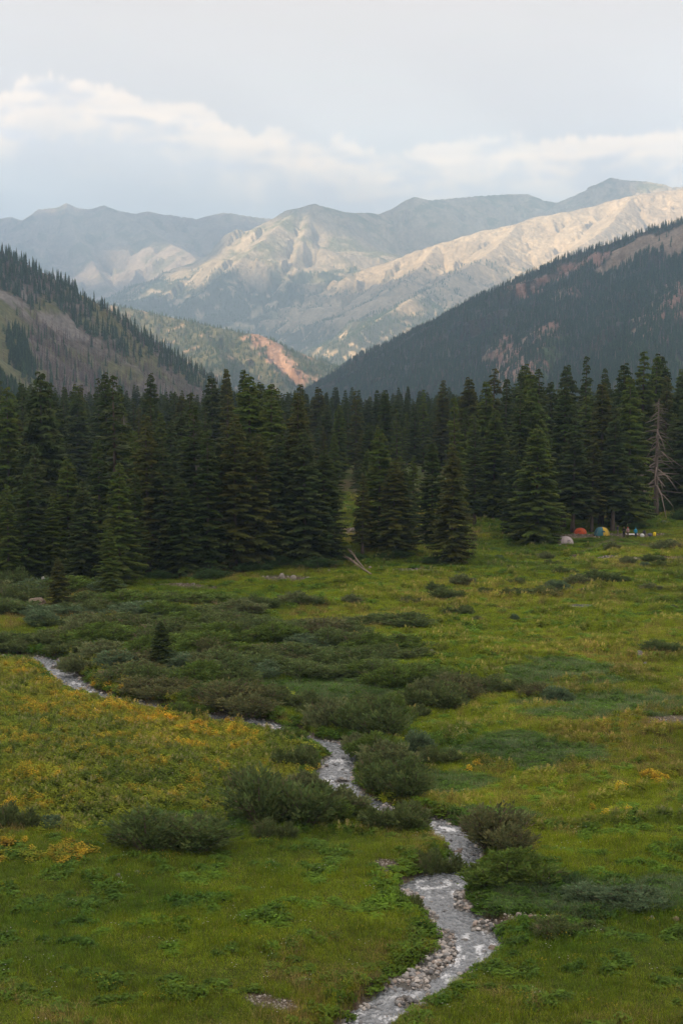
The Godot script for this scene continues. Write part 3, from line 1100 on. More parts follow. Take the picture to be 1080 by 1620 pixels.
func shrub_meshes(seed_: int, lobes: int, leaves: int, tone: Color, leaf: float, twiggy: float) -> Array:
	# a willow about 2 m across and 1 m high: stems fanning from the ground, leaf sprays through the mounded crown
	rng.seed = seed_
	var wood := Tris.new()
	var t := Tris.new()
	var stems := lobes * 6
	var roots := []
	for k in maxi(3, lobes / 4):
		var a := rng.randf() * TAU
		var d := 0.6 * sqrt(rng.randf())
		roots.append([Vector3(cos(a) * d, 0, sin(a) * d), rng.randf_range(0.6, 1.08) * (1.1 - 0.5 * d)])
	for k in stems:
		# each stem leans out from its root and carries leaf sprays along its upper part
		var root = roots[rng.randi() % roots.size()]
		var a := rng.randf() * TAU
		var lean := sqrt(rng.randf())
		var high: float = root[1] * rng.randf_range(0.55, 1.08) * (1.0 - 0.42 * lean * lean)
		var p0: Vector3 = root[0] + Vector3(cos(a), 0, sin(a)) * 0.08 - Vector3(0, 0.05, 0)
		var p2: Vector3 = root[0] + Vector3(cos(a) * lean * 0.55, high, sin(a) * lean * 0.55)
		var p1 := p0.lerp(p2, 0.5) + Vector3(0, 0.16 * high, 0)
		if k % 2 == 0:
			wood.tube([p0, p1, p2], [0.016, 0.011, 0.004], 3, Color(0.1, 0.075, 0.055), false)
		var v0 := rng.randf_range(0.72, 1.28)
		var dead := rng.randf() < twiggy
		for i in leaves / stems:
			var u := lerpf(0.2, 1.0, pow(rng.randf(), 0.8))
			var q := p0.lerp(p1, u).lerp(p1.lerp(p2, u), u)
			var off := Vector3(rng.randfn(), rng.randfn() * 0.6, rng.randfn()) * 0.085 * (1.25 - 0.75 * u)
			q += off
			q.y = maxf(q.y, 0.015)
			var grow_dir := (off.normalized() * 0.8 + (p2 - p1).normalized() + Vector3(0, 0.2, 0)).normalized()
			var side := grow_dir.cross(Vector3(rng.randfn(), rng.randfn(), rng.randfn())).normalized()
			var f := side.cross(grow_dir)
			var l := leaf * rng.randf_range(0.55, 1.3)
			var v := v0 * rng.randf_range(0.75, 1.25)
			if dead:
				if i % 3 == 0: t.tri(q - side * 0.009, q + side * 0.009, q + grow_dir * l * 1.7, Color(0.15 * v, 0.1 * v, 0.075 * v))
				continue
			var col := Color(tone.r * v * rng.randf_range(0.88, 1.15), tone.g * v, tone.b * v)
			t.tri(q - side * l * 0.3, q + grow_dir * l + f * 0.2 * l, q + side * l * 0.3, col)
			t.tri(q + grow_dir * l * 0.2 - f * l * 0.3, q + grow_dir * l * 1.15, q + grow_dir * l * 0.35 + f * l * 0.3, col)
	return [wood.mesh(), t.mesh()]

func tuft_mesh(seed_: int, blades: int, tall: float, wide: float, spread: float, tone: Color, dry: float) -> ArrayMesh:
	rng.seed = seed_
	var t := Tris.new()
	for k in blades:
		var a := rng.randf() * TAU
		var d := spread * sqrt(rng.randf())
		var p := Vector3(cos(a) * d, -0.03, sin(a) * d)
		var b := rng.randf() * TAU
		var l := tall * rng.randf_range(0.45, 1.15)
		var out := Vector3(cos(b), 0, sin(b)) * l * rng.randf_range(0.25, 0.95)
		var side := Vector3(-sin(b), 0, cos(b)) * wide * rng.randf_range(0.7, 1.3)
		var v := rng.randf_range(0.55, 1.45)
		var col := Color(tone.r * v * rng.randf_range(0.85, 1.2), tone.g * v, tone.b * v)
		if rng.randf() < dry:
			col = Color(0.28 * v, 0.23 * v, 0.09 * v)
		var mid := p + out * 0.4 + Vector3(0, l * 0.62, 0)
		t.tri(p - side, mid + side * 0.7, p + side, col)
		t.tri(mid - side * 0.7, p + out + Vector3(0, l * 0.93, 0), mid + side * 0.7, col)
	return t.mesh()

func forb_mesh(seed_: int, leaves: int, tall: float, spread: float, tone: Color) -> ArrayMesh:   # a low mound of broad leaves
	rng.seed = seed_
	var t := Tris.new()
	for k in leaves:
		var a := rng.randf() * TAU
		var d := spread * sqrt(rng.randf())
		var y := tall * (1.0 - 0.7 * (d / spread) ** 2) * rng.randf_range(0.35, 1.05)
		var p := Vector3(cos(a) * d, y, sin(a) * d)
		var b := rng.randf() * TAU
		var dir := Vector3(cos(b), rng.randf_range(-0.2, 0.9), sin(b)).normalized()
		var side := dir.cross(Vector3.UP).normalized()
		var l := rng.randf_range(0.1, 0.22)
		var v := rng.randf_range(0.7, 1.3)
		var col := Color(tone.r * v, tone.g * v, tone.b * v)
		t.tri(p - dir * l * 0.4, p + side * l * 0.4, p + dir * l, col)
		t.tri(p - dir * l * 0.4, p + dir * l, p - side * l * 0.4 + Vector3(0, 0.02, 0), col)
	return t.mesh()

func lily_mesh(seed_: int, tone: Color, tone_b: Color, bloom: bool) -> ArrayMesh:   # a corn lily: an upright stalk with big pleated leaves
	rng.seed = seed_
	var t := Tris.new()
	for s in 3:
		var at := Vector3(rng.randf_range(-0.3, 0.3), 0, rng.randf_range(-0.3, 0.3))
		var h := rng.randf_range(0.5, 0.95)
		t.tube([at, at + Vector3(rng.randf_range(-0.05, 0.05), h, rng.randf_range(-0.05, 0.05))], [0.022, 0.01], 3, Color(0.13, 0.15, 0.03), false)
		for k in 11:
			var f := (k + 0.5) / 11.0
			var a := k * 2.4 + rng.randf_range(-0.3, 0.3)
			var l := lerpf(0.36, 0.18, f) * rng.randf_range(0.8, 1.2)
			var out := Vector3(cos(a), 0, sin(a))
			var side := Vector3(-sin(a), 0, cos(a)) * l * 0.3
			var p := at + Vector3(0, h * (0.12 + 0.86 * f), 0)
			var mid := p + out * l * 0.55 + Vector3(0, l * 0.4, 0)
			var tip := p + out * l * 1.05 + Vector3(0, l * rng.randf_range(-0.05, 0.45), 0)
			var col := tone.lerp(tone_b, rng.randf())
			var v := rng.randf_range(0.8, 1.2)
			col = Color(col.r * v, col.g * v, col.b * v)
			t.tri(p, mid - side, mid + side, col)
			t.tri(mid - side, tip, mid + side, col)
		if bloom:
			for k in 14:
				var y := h + 0.3 * rng.randf()
				var q := at + Vector3(rng.randf_range(-0.06, 0.06), y, rng.randf_range(-0.06, 0.06))
				t.tri(q, q + Vector3(0.05, 0.03, 0.02), q + Vector3(0, 0.06, 0.03), Color(0.3, 0.27, 0.1))
	return t.mesh()

func flower_mesh(seed_: int, heads: int, tone: Color) -> ArrayMesh:
	rng.seed = seed_
	var t := Tris.new()
	for k in heads:
		var p := Vector3(rng.randf_range(-0.3, 0.3), rng.randf_range(0.3, 0.52), rng.randf_range(-0.3, 0.3))
		t.tri(Vector3(p.x - 0.008, 0, p.z), p, Vector3(p.x + 0.008, 0, p.z), Color(0.08, 0.1, 0.03))
		for s in 5:
			var a := TAU * s / 5
			t.tri(p, p + Vector3(cos(a) * 0.034, 0.015, sin(a) * 0.034), p + Vector3(cos(a + 0.9) * 0.034, 0.015, sin(a + 0.9) * 0.034), tone)
	return t.mesh()

func stone_mesh(seed_: int, flat: float) -> ArrayMesh:   # about 1 m across, chipped faces
	rng.seed = seed_
	var n := FastNoiseLite.new()
	set_noise(n, seed_, 0.9, 3)
	var st := Tris.new()
	var lat := 6
	var lon := 9
	var cuts := []
	for k in 7:
		cuts.append([Vector3(rng.randfn(), rng.randfn(), rng.randfn()).normalized(), rng.randf_range(0.36, 0.46)])
	var p := []
	for i in lat + 1:
		var row := []
		for j in lon:
			var a := PI * i / lat
			var b := TAU * j / lon + 0.3 * i
			var d := Vector3(sin(a) * cos(b), cos(a), sin(a) * sin(b))
			var r := 0.5 + 0.1 * n.get_noise_3dv(d * 1.6)
			for c in cuts:
				var k: float = d.dot(c[0])
				if k * r > c[1]: r = c[1] / k
			row.append(Vector3(d.x * r, d.y * r * flat, d.z * r * 0.85))
		p.append(row)
	for i in lat:
		for j in lon:
			var q := (j + 1) % lon
			st.quad(p[i][j], p[i][q], p[i + 1][q], p[i + 1][j], Color(1, 1, 1))
	return st.mesh()

const TREES_FRONT = [
	[16.16, -219.7, 17.47, 0, 0, 1],
	[7.67, -222.42, 14.33, 4, 1, 1.12],
	[9.22, -223.8, 13.95, 1, 3, 1.12],
	[5.68, -225.2, 18.36, 2, 3, 1.12],
	[3.07, -221.05, 12.3, 8, 2, 1.12],
	[-17.5, -146, 4.51, 11, 4, 1.5],
	[-33.95, -180.89, 6, 11, 5, 1.25],
	[-28.55, -185.58, 9.37, 1, 6, 1.12],
	[-39.3, -205.26, 11.88, 1, 7, 1.12],
	[-29.01, -196.81, 16.77, 2, 7, 1.12],
	[-34.31, -201.23, 14.19, 0, 7, 1.12],
	[-27.84, -203.51, 14.86, 5, 7, 1.12],
	[-42.14, -203.51, 15.71, 2, 7, 1.12],
	[-44.47, -201.23, 13.77, 5, 7, 1.12],
	[-48.37, -205.26, 15.15, 2, 7, 1.12],
	[-42.3, -209.45, 18.34, 3, 7, 1.12],
	[-33.48, -209.45, 19.21, 5, 7, 1.12],
	[-38.22, -211.3, 16.91, 2, 7, 1.12],
	[-27.11, -211.3, 22.63, 3, 7, 1.12],
	[-22.03, -209.45, 13.79, 4, 8, 1.12],
	[-24.71, -211.3, 19.11, 2, 8, 1.12],
	[-18.67, -211.3, 20.7, 5, 8, 1.12],
	[-15.06, -213.18, 22.12, 2, 8, 1.12],
	[-12.18, -214.45, 18.94, 0, 8, 1.12],
	[-9.28, -216.39, 17.94, 1, 8, 1.12],
	[-5.28, -216.39, 18.84, 0, 8, 1.12],
	[-2.58, -219.03, 15.5, 4, 8, 1.12],
	[-6.54, -222.42, 23.14, 5, 8, 1.12],
	[-17.24, -215.74, 17.97, 4, 8, 1.12],
	[-20.87, -215.74, 23.36, 3, 8, 1.12],
	[-10.28, -222.42, 24.06, 3, 8, 1.12],
	[31.91, -246.8, 19.46, 4, 9, 1.2],
	[29.49, -255.54, 14.06, 0, 16, 1.12],
	[28.53, -283.62, 21.12, 2, 16, 1.12],
	[25.01, -287, 19.57, 1, 16, 1.12],
	[27.38, -290.45, 25.7, 5, 16, 1.12],
	[32.4, -276.05, 23.66, 3, 16, 1.12],
	[39.55, -258.29, 20.34, 12, 10, 1.12],
	[43.11, -260.15, 16.48, 12, 10, 1.12],
	[46.87, -261.09, 20.78, 12, 10, 1.12],
	[39.17, -266.87, 24.99, 12, 10, 1.12],
	[46.57, -270.88, 26.03, 12, 10, 1.12],
	[51.49, -276.05, 23.08, 2, 10, 1.12],
	[61.59, -311.69, 29.73, 3, 14, 1.12],
	[58.07, -311.69, 27.54, 2, 11, 1.12],
	[65.07, -297.61, 18.18, 1, 15, 1.12],
	[66.32, -290.45, 26.9, 2, 15, 1.12],
	[69.24, -295.19, 20.73, 0, 15, 1.12],
	[68.36, -305.13, 25.46, 5, 15, 1.12],
	[37.28, -287, 28.72, 7, 11, 1.12],
	[24.31, -297.61, 20.65, 6, 16, 1.12],
	[59.53, -285.86, 21.99, 100, 12, 1.12],
	[-46.96, -207.03, 10.68, 101, 13, 1.12]]   # x, z, height, kind, label number
const TREE_LABELS = [
	["tall full spruce standing apart at the right end of the middle clump", ""],
	["broad dark spruce at the front of the middle clump behind the fallen log", ""],
	["thin ragged spruce with a bare trunk foot beside the fallen log", ""],
	["dark spruce squeezed into the middle clump", "spruces of the middle clump"],
	["small lone dark spruce growing out of the willow thicket", ""],
	["small yellow green spruce beside the tan boulder", ""],
	["slim young spruce in front of the left forest above the thicket", ""],
	["spruce in the front row of the left forest", "front row of the left forest"],
	["large dark spruce on the bank above the bare stony slope", "spruces above the stony slope"],
	["broad spruce beside the pale dome tent", ""],
	["spruce sheltering the orange and yellow tents", "spruces over the tents"],
	["tall spruce on the far side of the right meadow", "spruces on the right meadow's far side"],
	["bleached dead tree with drooping bare branches at the right meadow edge", ""],
	["bare pale trunk standing at the left end of the forest", ""],
	["tallest spruce towering behind the bleached dead tree", ""],
	["dense spruce at the right end of the forest beside the bleached dead tree", "spruces beside the bleached dead tree"],
	["spruce left of the pale dome tent in the forest front", "spruces left of the dome tent"]]
const FOREST_EDGE = [
	[-0.28, 199.55],
	[-0.14, 203.51],
	[-0.13, 211.3],
	[-0.01, 216.39],
	[-0, 256.45],
	[0.01, 261.09],
	[0.01, 224.5],
	[0.09, 224.5],
	[0.09, 287],
	[0.11, 290.45],
	[0.11, 253.75],
	[0.19, 256.45],
	[0.19, 309.04],
	[0.28, 305.13]]   # sideways run per metre away, distance where the forest begins
const CLEARINGS = [
	[16.87, -305.13, 10, 48],
	[0.54, -256.45, 6, 45],
	[56.52, -287, 9, 20],
	[20.44, -818.98, 0.1, 0.1]]       # x, z, radius x, radius z
const SHRUBS = [
	[10.53, -91.57, 5.28, 4.4, 3.36, 4, 0],
	[9.58, -85.11, 5.3, 3.43, 2.28, 3, 1],
	[5.87, -88.83, 2.62, 2.18, 2.39, 0, 2],
	[3.87, -82.05, 1.32, 1.23, 1, 0, 3],
	[-10.29, -91.78, 7.74, 4.3, 3.36, 1, 4],
	[-12.31, -91.81, 3.28, 2.43, 1.99, 0, 12],
	[-8.11, -93.04, 3.32, 2.46, 2.22, 2, 12],
	[-3.7, -97.57, 7.36, 4.77, 4.63, 1, 5],
	[-6.22, -104.89, 3.75, 2.77, 2.73, 0, 5],
	[-0.84, -99.17, 4.42, 3.27, 2.58, 2, 5],
	[3.68, -96.34, 3.87, 2.86, 2.51, 0, 5],
	[3.71, -103.35, 5.06, 3.75, 3.35, 1, 5],
	[4.68, -111, 5.43, 4.03, 2.88, 2, 5],
	[2.77, -108.74, 2.92, 2.16, 2.36, 0, 5],
	[5.84, -114.96, 3.09, 2.29, 2.5, 5, 5],
	[-3.29, -110.97, 2.98, 2.21, 2.41, 0, 5],
	[0.21, -98.14, 3.5, 2.6, 1.7, 3, 5],
	[-4.31, -119.84, 3.22, 2.38, 1.56, 3, 5],
	[-4.38, -93.48, 2.51, 1.86, 2.03, 0, 5],
	[5.41, -106.38, 3.33, 2.46, 2.08, 2, 5],
	[7.13, -112.21, 3.01, 2.23, 1.95, 0, 5],
	[2.87, -113.34, 4.05, 3, 2.46, 3, 5],
	[1.95, -114.96, 3.09, 2.29, 2, 2, 5],
	[-1.76, -104.01, 3.25, 2.41, 2.03, 2, 5],
	[4.2, -98.77, 2.65, 1.96, 1.72, 2, 5],
	[9.28, -94.75, 2.54, 1.88, 1.85, 2, 8],
	[1.1, -130.12, 5.22, 3.87, 2.54, 0, 8],
	[5.38, -127.4, 3.42, 2.53, 2.22, 0, 8],
	[5.26, -139, 5.58, 4.13, 2.71, 3, 6],
	[2.28, -120.44, 5.9, 4.37, 3.91, 1, 8],
	[0, -123.34, 4.95, 3.67, 3.48, 2, 8],
	[-1.61, -127.4, 3.42, 2.53, 2.49, 0, 8],
	[3.81, -125.27, 3.92, 2.9, 2.99, 3, 8],
	[8.24, -130.59, 5.24, 3.88, 3.4, 0, 8],
	[11.25, -133.79, 5.37, 3.98, 2.9, 4, 8],
	[14.41, -136.86, 4.28, 3.17, 2.38, 0, 8],
	[16.69, -134.14, 3.6, 2.67, 1.63, 4, 8],
	[18.89, -131.66, 3.53, 2.62, 2, 5, 8],
	[6.81, -134.65, 3.61, 2.68, 2.34, 2, 8],
	[10.51, -138.87, 4.96, 3.67, 2.11, 1, 8],
	[-7.53, -128.3, 8.55, 5.54, 3.32, 4, 5],
	[-10.5, -131.4, 6.44, 4.18, 2.85, 1, 5],
	[-4.93, -129.97, 5.22, 3.39, 2.82, 0, 5],
	[-13.5, -127.87, 4, 2.59, 1.78, 3, 5],
	[11.71, -77.11, 3.27, 2.42, 1.4, 0, 10],
	[16.1, -80.39, 5.37, 2.98, 1.57, 5, 15],
	[13.59, -81.64, 4.37, 2.43, 1.24, 5, 15],
	[-21.26, -96.05, 2.58, 1.91, 2.51, 0, 12],
	[-18.93, -96.72, 2.6, 1.92, 1.18, 5, 12],
	[3.3, -157.35, 6.32, 4.68, 2.73, 0, 6],
	[15.17, -198.8, 4.1, 3.03, 1.9, 2, 7],
	[13.7, -190.06, 4.68, 3.47, 1.82, 1, 7],
	[8.65, -187.15, 2.69, 1.99, 1.31, 0, 7],
	[14.13, -178.89, 3.21, 2.38, 1.56, 0, 7],
	[21.35, -189.58, 2.55, 1.89, 1.49, 1, 7],
	[23.1, -200.15, 2.69, 2, 1.4, 0, 7],
	[24.89, -191.86, 6, 4.45, 1.83, 0, 7],
	[27.8, -195.11, 4.37, 3.24, 2.04, 5, 7],
	[30.67, -200.54, 4.49, 3.33, 1.92, 2, 7],
	[35.15, -202.43, 5.43, 4.02, 2.29, 1, 7],
	[31.1, -208.98, 3.37, 2.5, 1.64, 1, 7],
	[37.91, -202.97, 2.73, 2.02, 0.89, 1, 7],
	[39.31, -194.39, 3.49, 2.58, 1.36, 2, 7],
	[42.75, -221.71, 2.98, 2.21, 1.45, 2, 7],
	[46, -221.84, 3.58, 2.65, 1.55, 1, 7],
	[46.68, -218.35, 2.94, 2.18, 1.14, 1, 7],
	[31.04, -222.9, 2.2, 1.63, 1.17, 0, 7],
	[31.62, -228.74, 3.08, 2.28, 1.6, 2, 7],
	[17.75, -192, 2.07, 1.53, 1.01, 0, 7],
	[20.03, -174.16, 1.41, 1.04, 1.06, 5, 7],
	[16.14, -174.19, 1.56, 1.16, 0.91, 2, 7],
	[39.23, -178.43, 1.12, 0.83, 0.78, 2, 7],
	[0.62, -185.29, 2.99, 2.22, 1.45, 2, 7],
	[32.92, -153.52, 4.12, 3.05, 1.74, 1, 7],
	[23.59, -224.95, 2.02, 1.5, 0.98, 5, 7],
	[12.27, -194.72, 2.62, 1.94, 1.7, 1, 7],
	[18.81, -194.65, 2.27, 1.68, 0.85, 1, 7],
	[43.94, -218.22, 2.35, 1.74, 1.14, 5, 7],
	[31.89, -194.72, 2.62, 1.94, 0.85, 1, 7],
	[49.63, -234.95, 6.95, 3.22, 2.25, 2, 13],
	[41.84, -236.31, 3.18, 2.65, 2.06, 2, 14],
	[-9.54, -181.84, 4.88, 3.17, 2.22, 1, 11],
	[-6.55, -183.86, 5.76, 3.73, 2.24, 2, 11],
	[-3.85, -183.54, 4.11, 2.66, 1.76, 1, 11],
	[-10.1, -171.82, 4.62, 2.99, 1.65, 1, 11],
	[-2.14, -169.49, 3.04, 1.97, 0.74, 0, 11],
	[-18.14, -206.34, 6.47, 3.59, 1.98, 6, 9],
	[-12.44, -212.57, 7.61, 4.23, 2.03, 6, 9],
	[-3.58, -213.67, 6.7, 3.72, 1.86, 6, 9],
	[1.83, -218.35, 3.92, 2.18, 1.33, 6, 9],
	[7.39, -220.69, 5.93, 3.3, 1.54, 6, 9],
	[13.81, -219.85, 4.93, 2.74, 1.34, 6, 9],
	[-8.97, -213.98, 4.8, 2.66, 1.87, 6, 9],
	[61.33, -288.07, 6.46, 3.59, 3.26, 6, 9],
	[62.49, -276.87, 4.97, 2.76, 2.66, 6, 9],
	[29.4, -250.9, 4.05, 2.25, 1.31, 6, 9],
	[51.84, -263.78, 4.73, 2.63, 1.38, 6, 9],
	[-25.05, -206.03, 4.62, 2.57, 1.62, 6, 9],
	[-42.77, -191.08, 6.46, 4.78, 1.87, 1, 6],
	[-40.16, -192.19, 8.58, 6.36, 2.82, 0, 6],
	[-37.05, -192.26, 8.52, 6.31, 1.89, 1, 6],
	[-34.13, -194.24, 10.52, 7.8, 2.44, 3, 6],
	[-29.69, -191.7, 6.9, 5.11, 2.41, 5, 6],
	[-28.82, -182.79, 8.7, 6.45, 1.81, 1, 6],
	[-25.52, -181.34, 9.83, 7.28, 2.6, 3, 6],
	[-23.02, -181.32, 6.96, 5.16, 1.94, 4, 6],
	[-20.36, -183.76, 7.64, 5.66, 2.11, 0, 6],
	[-17.37, -185.54, 9.47, 7.01, 1.69, 3, 6],
	[-39.06, -177.57, 8.58, 6.36, 2.27, 1, 6],
	[-35.37, -174.58, 6.32, 4.68, 1.83, 5, 6],
	[-32.18, -174.94, 7.98, 5.91, 1.75, 5, 6],
	[-29.88, -176.52, 5.79, 4.29, 2.36, 0, 6],
	[-27.12, -177.04, 9.56, 7.08, 1.59, 5, 6],
	[-23.04, -173.61, 9.21, 6.82, 2.28, 5, 6],
	[-20.54, -172.98, 6.63, 4.91, 2.32, 3, 6],
	[-16.84, -174.97, 9.17, 6.79, 1.62, 0, 6],
	[-13.09, -176.63, 6.78, 5.02, 2.19, 2, 6],
	[-33.9, -168.52, 5.46, 4.04, 2.54, 5, 6],
	[-29.73, -167.73, 7.58, 5.61, 1.89, 0, 6],
	[-26.95, -165.88, 5.44, 4.03, 2.29, 2, 6],
	[-23.75, -167.03, 7.45, 5.51, 2, 0, 6],
	[-21.08, -166.13, 7.34, 5.43, 2.09, 0, 6],
	[-18.17, -167.56, 6.23, 4.61, 1.7, 3, 6],
	[-15.09, -167.85, 7.89, 5.85, 1.9, 0, 6],
	[-12.72, -168.36, 6.31, 4.67, 1.9, 0, 6],
	[-35.44, -158.12, 6.2, 4.59, 1.99, 1, 6],
	[-31.74, -158.15, 6.5, 4.81, 2.36, 0, 6],
	[-29.29, -160.81, 5.39, 4, 2.65, 2, 6],
	[-26.09, -158.79, 7.5, 5.56, 2.36, 3, 6],
	[-23.13, -159.27, 7.52, 5.57, 1.95, 3, 6],
	[-19.31, -157.57, 5.21, 3.86, 2.7, 0, 6],
	[-17.38, -161.89, 8.6, 6.37, 2.76, 0, 6],
	[-13.67, -160.24, 7.69, 5.7, 2.19, 3, 6],
	[-10.14, -161.83, 5.92, 4.39, 2.72, 0, 6],
	[-6.85, -160.16, 6.01, 4.46, 2.52, 3, 6],
	[-3.23, -158.37, 7.08, 5.24, 1.87, 5, 6],
	[0.21, -158.77, 7.14, 5.29, 2.66, 1, 6],
	[-22.3, -151.03, 6.52, 4.83, 2.32, 2, 6],
	[-20.08, -150.64, 5.01, 3.71, 2.64, 3, 6],
	[-17.1, -154.36, 7.93, 5.88, 2.29, 3, 6],
	[-14.5, -153.28, 8.43, 6.24, 2.51, 3, 6],
	[-12.12, -151.66, 5.17, 3.83, 2.64, 4, 6],
	[-8.53, -151.56, 6.28, 4.65, 2.15, 0, 6],
	[-5.52, -152.89, 8.23, 6.1, 1.8, 4, 6],
	[-3.13, -154.03, 8.09, 5.99, 1.85, 1, 6],
	[0.27, -150.43, 5.65, 4.19, 1.65, 2, 6],
	[2.45, -152.12, 5.91, 4.38, 2.2, 1, 6],
	[5.38, -152.81, 6.72, 4.98, 1.99, 0, 6],
	[-21.92, -145.1, 6.75, 5, 2.44, 5, 6],
	[-19.07, -144.95, 7.73, 5.73, 2.38, 4, 6],
	[-16.09, -145.92, 6.74, 4.99, 1.91, 5, 6],
	[-12.68, -145.74, 5.77, 4.27, 2.45, 2, 6],
	[-10.28, -147.06, 7.96, 5.89, 2.68, 1, 6],
	[-7.95, -144.32, 6.78, 5.02, 2.1, 5, 6],
	[-5.57, -147.18, 5.68, 4.21, 1.79, 1, 6],
	[-2.33, -144.27, 7.34, 5.44, 1.9, 1, 6],
	[0.62, -147.54, 8.17, 6.05, 2.85, 1, 6],
	[2.89, -144.25, 6.19, 4.59, 1.98, 3, 6],
	[-19.17, -140.26, 7.39, 5.47, 2.22, 0, 6],
	[-16.74, -139.47, 5.15, 3.81, 2.37, 1, 6],
	[-13.56, -139.36, 5.72, 4.24, 2.58, 3, 6],
	[-11.04, -139.99, 6.38, 4.73, 2.67, 1, 6],
	[-42.54, -193.06, 7.75, 5.74, 2.84, 2, 6],
	[-38.87, -193.07, 8.19, 6.07, 2.85, 5, 6],
	[-36.06, -198.47, 7.72, 5.72, 2.42, 0, 6],
	[-6.96, -165.62, 7.61, 5.64, 2.09, 1, 6],
	[-4.14, -165.49, 8.99, 6.66, 1.97, 4, 6],
	[-0.71, -165.78, 7.36, 5.45, 1.5, 1, 6],
	[2.56, -156.34, 5.2, 3.85, 2.2, 3, 6],
	[5.68, -157.22, 7.33, 5.43, 1.53, 3, 6],
	[-16.52, -134.62, 6.57, 4.86, 2.04, 4, 6],
	[-14.52, -135.45, 5.6, 4.15, 1.69, 4, 6],
	[-12.32, -133.27, 4.71, 3.49, 1.63, 3, 6],
	[3.32, -172.07, 7.06, 5.23, 1.21, 0, 6],
	[6.18, -171.67, 8.19, 6.07, 1.77, 1, 6],
	[4.64, -143.9, 7.38, 5.47, 2.04, 1, 6],
	[7.78, -141.44, 6.26, 4.63, 1.91, 3, 6],
	[-34.25, -155.03, 3.47, 2.57, 1.75, 0, 6],
	[-25.05, -145.09, 3.89, 2.88, 2.27, 2, 6],
	[-31.86, -157.93, 4.24, 3.14, 2.06, 2, 6],
	[-27.76, -153.52, 4.12, 3.05, 2, 0, 6],
	[-39.86, -183.08, 5.73, 4.24, 3.18, 0, 6],
	[-43.51, -197.99, 5.31, 3.94, 3.44, 1, 6]]             # x, z, width, depth, height, kind, label number
const SHRUB_LABELS = [
	["round grey green willow on the right bank with reddish bare twigs", ""],
	["low bright green willow beside the stream's gravel bend", ""],
	["dark green willow hanging over the left bank at the stream bend", ""],
	["small round willow standing on the gravel bar", ""],
	["large dark willow alone in the meadow behind the orange lilies", ""],
	["willow lining the stream in the middle of the meadow", "willows along the middle stream"],
	["willow in the broad thicket before the forest", "willows of the broad thicket"],
	["isolated willow on the open grass below the tents", "willows scattered below the tents"],
	["wide grey willow between the two stream branches", "willows in the middle meadow"],
	["low dark juniper mat under the spruces on the bank", "junipers under the spruces"],
	["low dark willow on the small side channel", ""],
	["small low willow on the far grass below the stony slope", "willows below the stony slope"],
	["small willow at the edge of the yellow lily field", "willows by the lily field"],
	["long grey willow hedge beside the camp", ""],
	["round grey willow beside the trail to the tents", ""],
	["low blue green willow in the damp right meadow", "low willows of the damp right meadow"]]

var spruces := []
var snags := []

func plant_tree(kind: Array, mats: Array, called: String, at: Vector3, h: float, wide: float, turn: float, label: String, group: String) -> Node3D:
	var o := thing(called, label, "tree", at, turn, group)
	var k: float = h / kind[2]
	o.scale = Vector3(k * wide, k, k * wide)
	part("trunk", kind[0], mats[0], o)
	part("crown" if called == "spruce_tree" else "branches", kind[1], mats[1], o)
	return o

func forest_front(x: float, z: float) -> float:
	var a := x / -z
	for i in FOREST_EDGE.size() - 1:
		if a <= FOREST_EDGE[i + 1][0]:
			return lerpf(FOREST_EDGE[i][1], FOREST_EDGE[i + 1][1], lin(FOREST_EDGE[i][0], FOREST_EDGE[i + 1][0], a))
	return FOREST_EDGE[-1][1]

